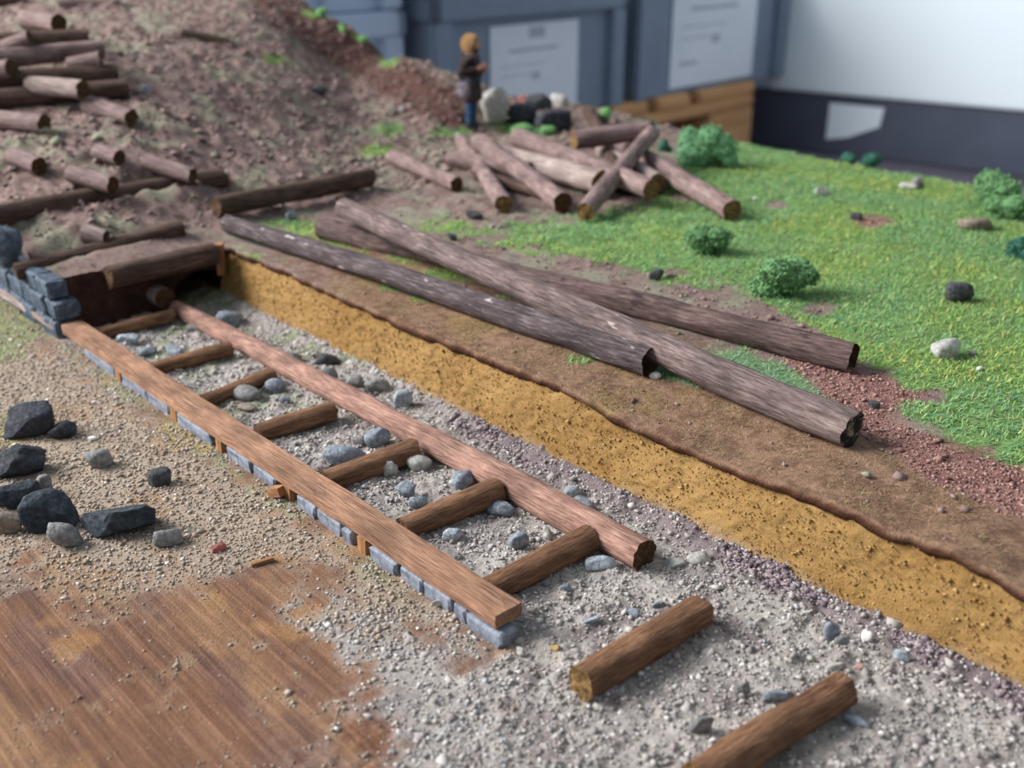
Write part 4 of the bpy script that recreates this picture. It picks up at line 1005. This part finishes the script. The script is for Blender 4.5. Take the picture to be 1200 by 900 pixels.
    bm = bmesh.new(); bmesh.ops.create_cone(bm, segments=8, radius1=.022, radius2=.006, depth=.06, cap_ends=True)
    for v in bm.verts: v.co = Vector((v.co.x + .158 + (.012 if v.co.z < 0 else 0), v.co.y, v.co.z + 1.628))
    link('nose', bm_mesh('nose', bm), skin, root)
    dk, _, bb = nmat('dark_eye', .3); bb.inputs['Base Color'].default_value = (.02, .015, .012, 1)
    for sy in (-1, 1):
        link('eye', arr_mesh('eye', ICO[2][0]*np.array([.012, .017, .010]) + np.array([.142, sy*.038, 1.655]), ICO[2][1]), dk, root)
        link('ear', arr_mesh('ear', ICO[2][0]*np.array([.022, .012, .035]) + np.array([.045, sy*.10, 1.635]), ICO[2][1]), skin, root)
    link('mouth', arr_mesh('mouth', ICO[2][0]*np.array([.008, .03, .008]) + np.array([.146, 0, 1.573]), ICO[2][1]), red, root)
    beard = mat_noise('brown_beard', [(.3, S(58,40,24)), (.7, S(96,70,42))], 20, .01, .7)
    Vb = V0*np.array([.07, .085, .075]) + np.array([.075, 0, 1.535]); link('beard', arr_mesh('beard', Vb, F0), beard, root)
person()

# ------------------------------------------------------------------ the workshop behind: floor, crates on a pallet, white cabinet
FLOOR = -.27
M_FLOOR = mat_noise('grey_floor', [(.3, S(96,92,104)), (.7, S(124,118,130))], 6, 0, .7)
bm = bmesh.new(); q = [(-4, -1.5), (5, -1.5), (5, 6), (-4, 6)]
bm.faces.new([bm.verts.new((x, y, FLOOR)) for x, y in q]); link('floor', bm_mesh('floor', bm), M_FLOOR)['kind'] = 'structure'
def boxes(name, L, mat, parent=None, M=None, bev=.004):
    """one mesh of bevelled boxes given as (x0,x1,y0,y1,z0,z1)"""
    bm = bmesh.new()
    for (x0, x1, y0, y1, z0, z1) in L:
        r = bmesh.ops.create_cube(bm, size=1.0); vs = r['verts']
        for v in vs: v.co = Vector(((x0+x1)/2 + v.co.x*(x1-x0), (y0+y1)/2 + v.co.y*(y1-y0), (z0+z1)/2 + v.co.z*(z1-z0)))
        if bev:
            es = {e for v in vs for e in v.link_edges}; bmesh.ops.bevel(bm, geom=list(es), offset=min(bev, .3*min(x1-x0, y1-y0, z1-z0)), segments=2, affect='EDGES')
    return link(name, bm_mesh(name, bm), mat, parent, False, M)
PZ = FLOOR + .144
c0 = at(745, 121, PZ); c1 = at(912, 90, PZ)
ev = (c1 - c0); ev.z = 0; ev.normalize(); rz = math.atan2(ev.y, ev.x)
def along(u_):   # distance from c0 along the crate fronts of the vertical seen at column u_
    k = (u_ - 600)/FOC; a = c0; # x = k*(depth)
    dep0 = a.y*CP - (a.z - CAM_H)*SP; return (k*dep0 - a.x)/(ev.x - k*ev.y*CP)
M_CR = {'mid': mat_noise('grey_crate_plastic', [(.3, S(124,138,156)), (.7, S(132,146,164))], 20, 0, .55),
        'light': mat_noise('lit_grey_crate_plastic', [(.3, S(186,202,222)), (.7, S(192,208,228))], 20, 0, .55)}  # brighter copy for the left crates, window light put into the colour
M_PAPER = mat_noise('paper', [(.3, S(224,230,240)), (.7, S(236,240,248))], 10, 0, .8)
M_INK = mat_noise('grey_ink', [(.3, S(176,182,194)), (.7, S(188,194,204))], 10, 0, .8)
M_BLACK = mat_noise('hand_hole_dark', [(.3, S(22,24,30)), (.7, S(34,36,44))], 10, 0, .5)
def crate(x0, wd, z0, h, col, label, front=0.0, dpt=.30, grip=False, paper=None, ribs=()):
    t = tag(empty('storage_crate', c0 + ev*x0 + Vector((0, 0, z0 - PZ)), rz), label, 'crate')
    m = M_CR[col]; d0 = front
    boxes('body', [(.006, wd-.006, d0+.014, d0+.022, 0, h-.03), (.006, wd-.006, d0+dpt-.022, d0+dpt-.014, 0, h-.03), (.006, .014, d0+.014, d0+dpt-.014, 0, h-.03), (wd-.014, wd-.006, d0+.014, d0+dpt-.014, 0, h-.03), (.01, wd-.01, d0+.016, d0+dpt-.016, 0, .01)], m, t)
    boxes('rim', [(0, wd, d0, d0+.022, h-.034, h-.001), (0, wd, d0+dpt-.022, d0+dpt, h-.034, h-.001), (0, .02, d0, d0+dpt, h-.034, h-.001), (wd-.02, wd, d0, d0+dpt, h-.034, h-.001)], m, t)
    for x in (0.0, wd - .045): boxes('corner_rib', [(x + .004, x + .041, d0 + .002, d0 + .02, 0, h - .03)], m, t)
    for x in ribs: boxes('rib', [(x - .006, x + .006, d0 + .004, d0 + .02, 0, h - .03)], m, t)
    if grip: boxes('hand_hole', [(grip - .055, grip + .055, d0 + .008, d0 + .0145, .028, .075)], M_BLACK, t, bev=.003)  # solid block; the dark of the open hole is put into its colour
    if paper:
        a, b, za, zb = paper
        pp = boxes('paper_label', [(a, b, d0 + .0115, d0 + .0132, za, zb)], M_PAPER, t, bev=0); pp['label'] = 'white paper label with faint printed lines'
        w_ = b - a; hh = zb - za
        for (xa_, xb_, za_, zb_) in ((.42, .60, .84, .96), (.2, .75, .70, .735), (.1, .62, .55, .562), (.1, .45, .44, .452), (.46, .55, .38, .46), (.1, .3, .2, .235)):
            boxes('printed_line', [(a + xa_*w_, a + xb_*w_, d0+.0110, d0+.0117, za + za_*hh, za + zb_*hh)], M_INK, pp, bev=0)
    return t
D0 = (c0.y*CP - (c0.z - CAM_H)*SP)/FOC
xa, xb = along(512), along(734)
H1 = .185
crate(xa, xb - xa, PZ, H1, 'mid', 'grey plastic crate with a white label in the middle of the lower row', paper=(along(582)-xa, along(682)-xa, .012, .140), ribs=())
crate(xa, xb - xa, PZ + H1, .22, 'mid', 'grey plastic crate with a black hand hole stacked on the middle crate', grip=(along(612)-xa))
crate(0.0, along(921), PZ, .225, 'mid', 'grey plastic crate with a large white label at the right, on the pallet', paper=(along(790), along(886), .010, .190))
crate(along(300), along(500)-along(300), PZ, H1 - .015, 'light', 'grey plastic crate coloured as if lit, behind the ridge at the left', ribs=(along(415)-along(300),), front=.03)
crate(along(300), along(500)-along(300), PZ + H1 - .015, .22, 'light', 'grey plastic crate coloured as if lit, stacked on the left crate', ribs=(along(415)-along(300),), front=.03)
M_PAL = mat_noise('pallet_pine', [(.3, S(186,136,92)), (.7, S(226,178,128))], 5, .001, .8, sc=(1, 12, 12))
pal = tag(empty('pallet', c0 + ev*(along(886) - .80) + Vector((0, 0, FLOOR - PZ)), rz), 'wooden pallet under the right hand crate', 'pallet')
PWD = .80
for x in (0, .123, .246, .369, .492, .615, .705): boxes('deck_board', [(x, x + (.098 if x < .7 else .095), 0, .72, .122, .144)], M_PAL, pal)
for y in (.0, .29, .56): boxes('stringer', [(0, PWD, y, y+.145, .100, .121)], M_PAL, pal)
for x in (0, .355, .655):
    for y in (.0, .29, .56): boxes('block', [(x, x+.145, y, y+.145, .022, .099)], M_PAL, pal)
    boxes('bottom_board', [(x, x+.10, .02, .72, 0, .021)], M_PAL, pal)
# white cabinet on a black plinth, running towards the viewer on the right
CZ = FLOOR + .115
k0 = at(917, 106, CZ); k1 = at(1200, 131, CZ); kv = k1 - k0; kv.z = 0; LK = kv.length + .9; kv.normalize(); kz = math.atan2(kv.y, kv.x)
cab = tag(empty('cabinet', k0 + Vector((0, 0, FLOOR - CZ)), kz), 'plain white cabinet on a black plinth at the right', 'cabinet')
M_WHITE = mat_noise('white_laminate', [(.3, S(236,247,254)), (.7, S(240,250,255))], 3, 0, .6)
M_PL = mat_noise('black_plinth', [(.3, S(74,80,96)), (.7, S(88,94,110))], 8, 0, .6)
boxes('body', [(-.03, LK, 0, .5, .116, 1.3)], M_WHITE, cab)
boxes('plinth', [(-.16, LK, .012, .5, 0, .115)], M_PL, cab)
sx = [(at(u, v, FLOOR + .06) - cab.location) for u, v in ((992,135),(1062,137))]
su = [abs(p.x*kv.x + p.y*kv.y) for p in sx]
bm = bmesh.new(); pr = [(su[0], .028), (su[0] + .4*(su[1]-su[0]), .036), (su[1]-.004, .062), (su[1], .098), (su[0], .098)]
vs = [bm.verts.new((x, .0105, z)) for x, z in pr]; vb = [bm.verts.new((x, .0115, z)) for x, z in pr]; bm.faces.new(vs); bm.faces.new(vb[::-1])
for i in range(5): bm.faces.new((vs[i], vb[i], vb[(i+1) % 5], vs[(i+1) % 5]))
bm.normal_update(); st_ = link('sticker', bm_mesh('sticker', bm), M_WHITE, cab, False); st_['label'] = 'torn white sticker on the plinth'
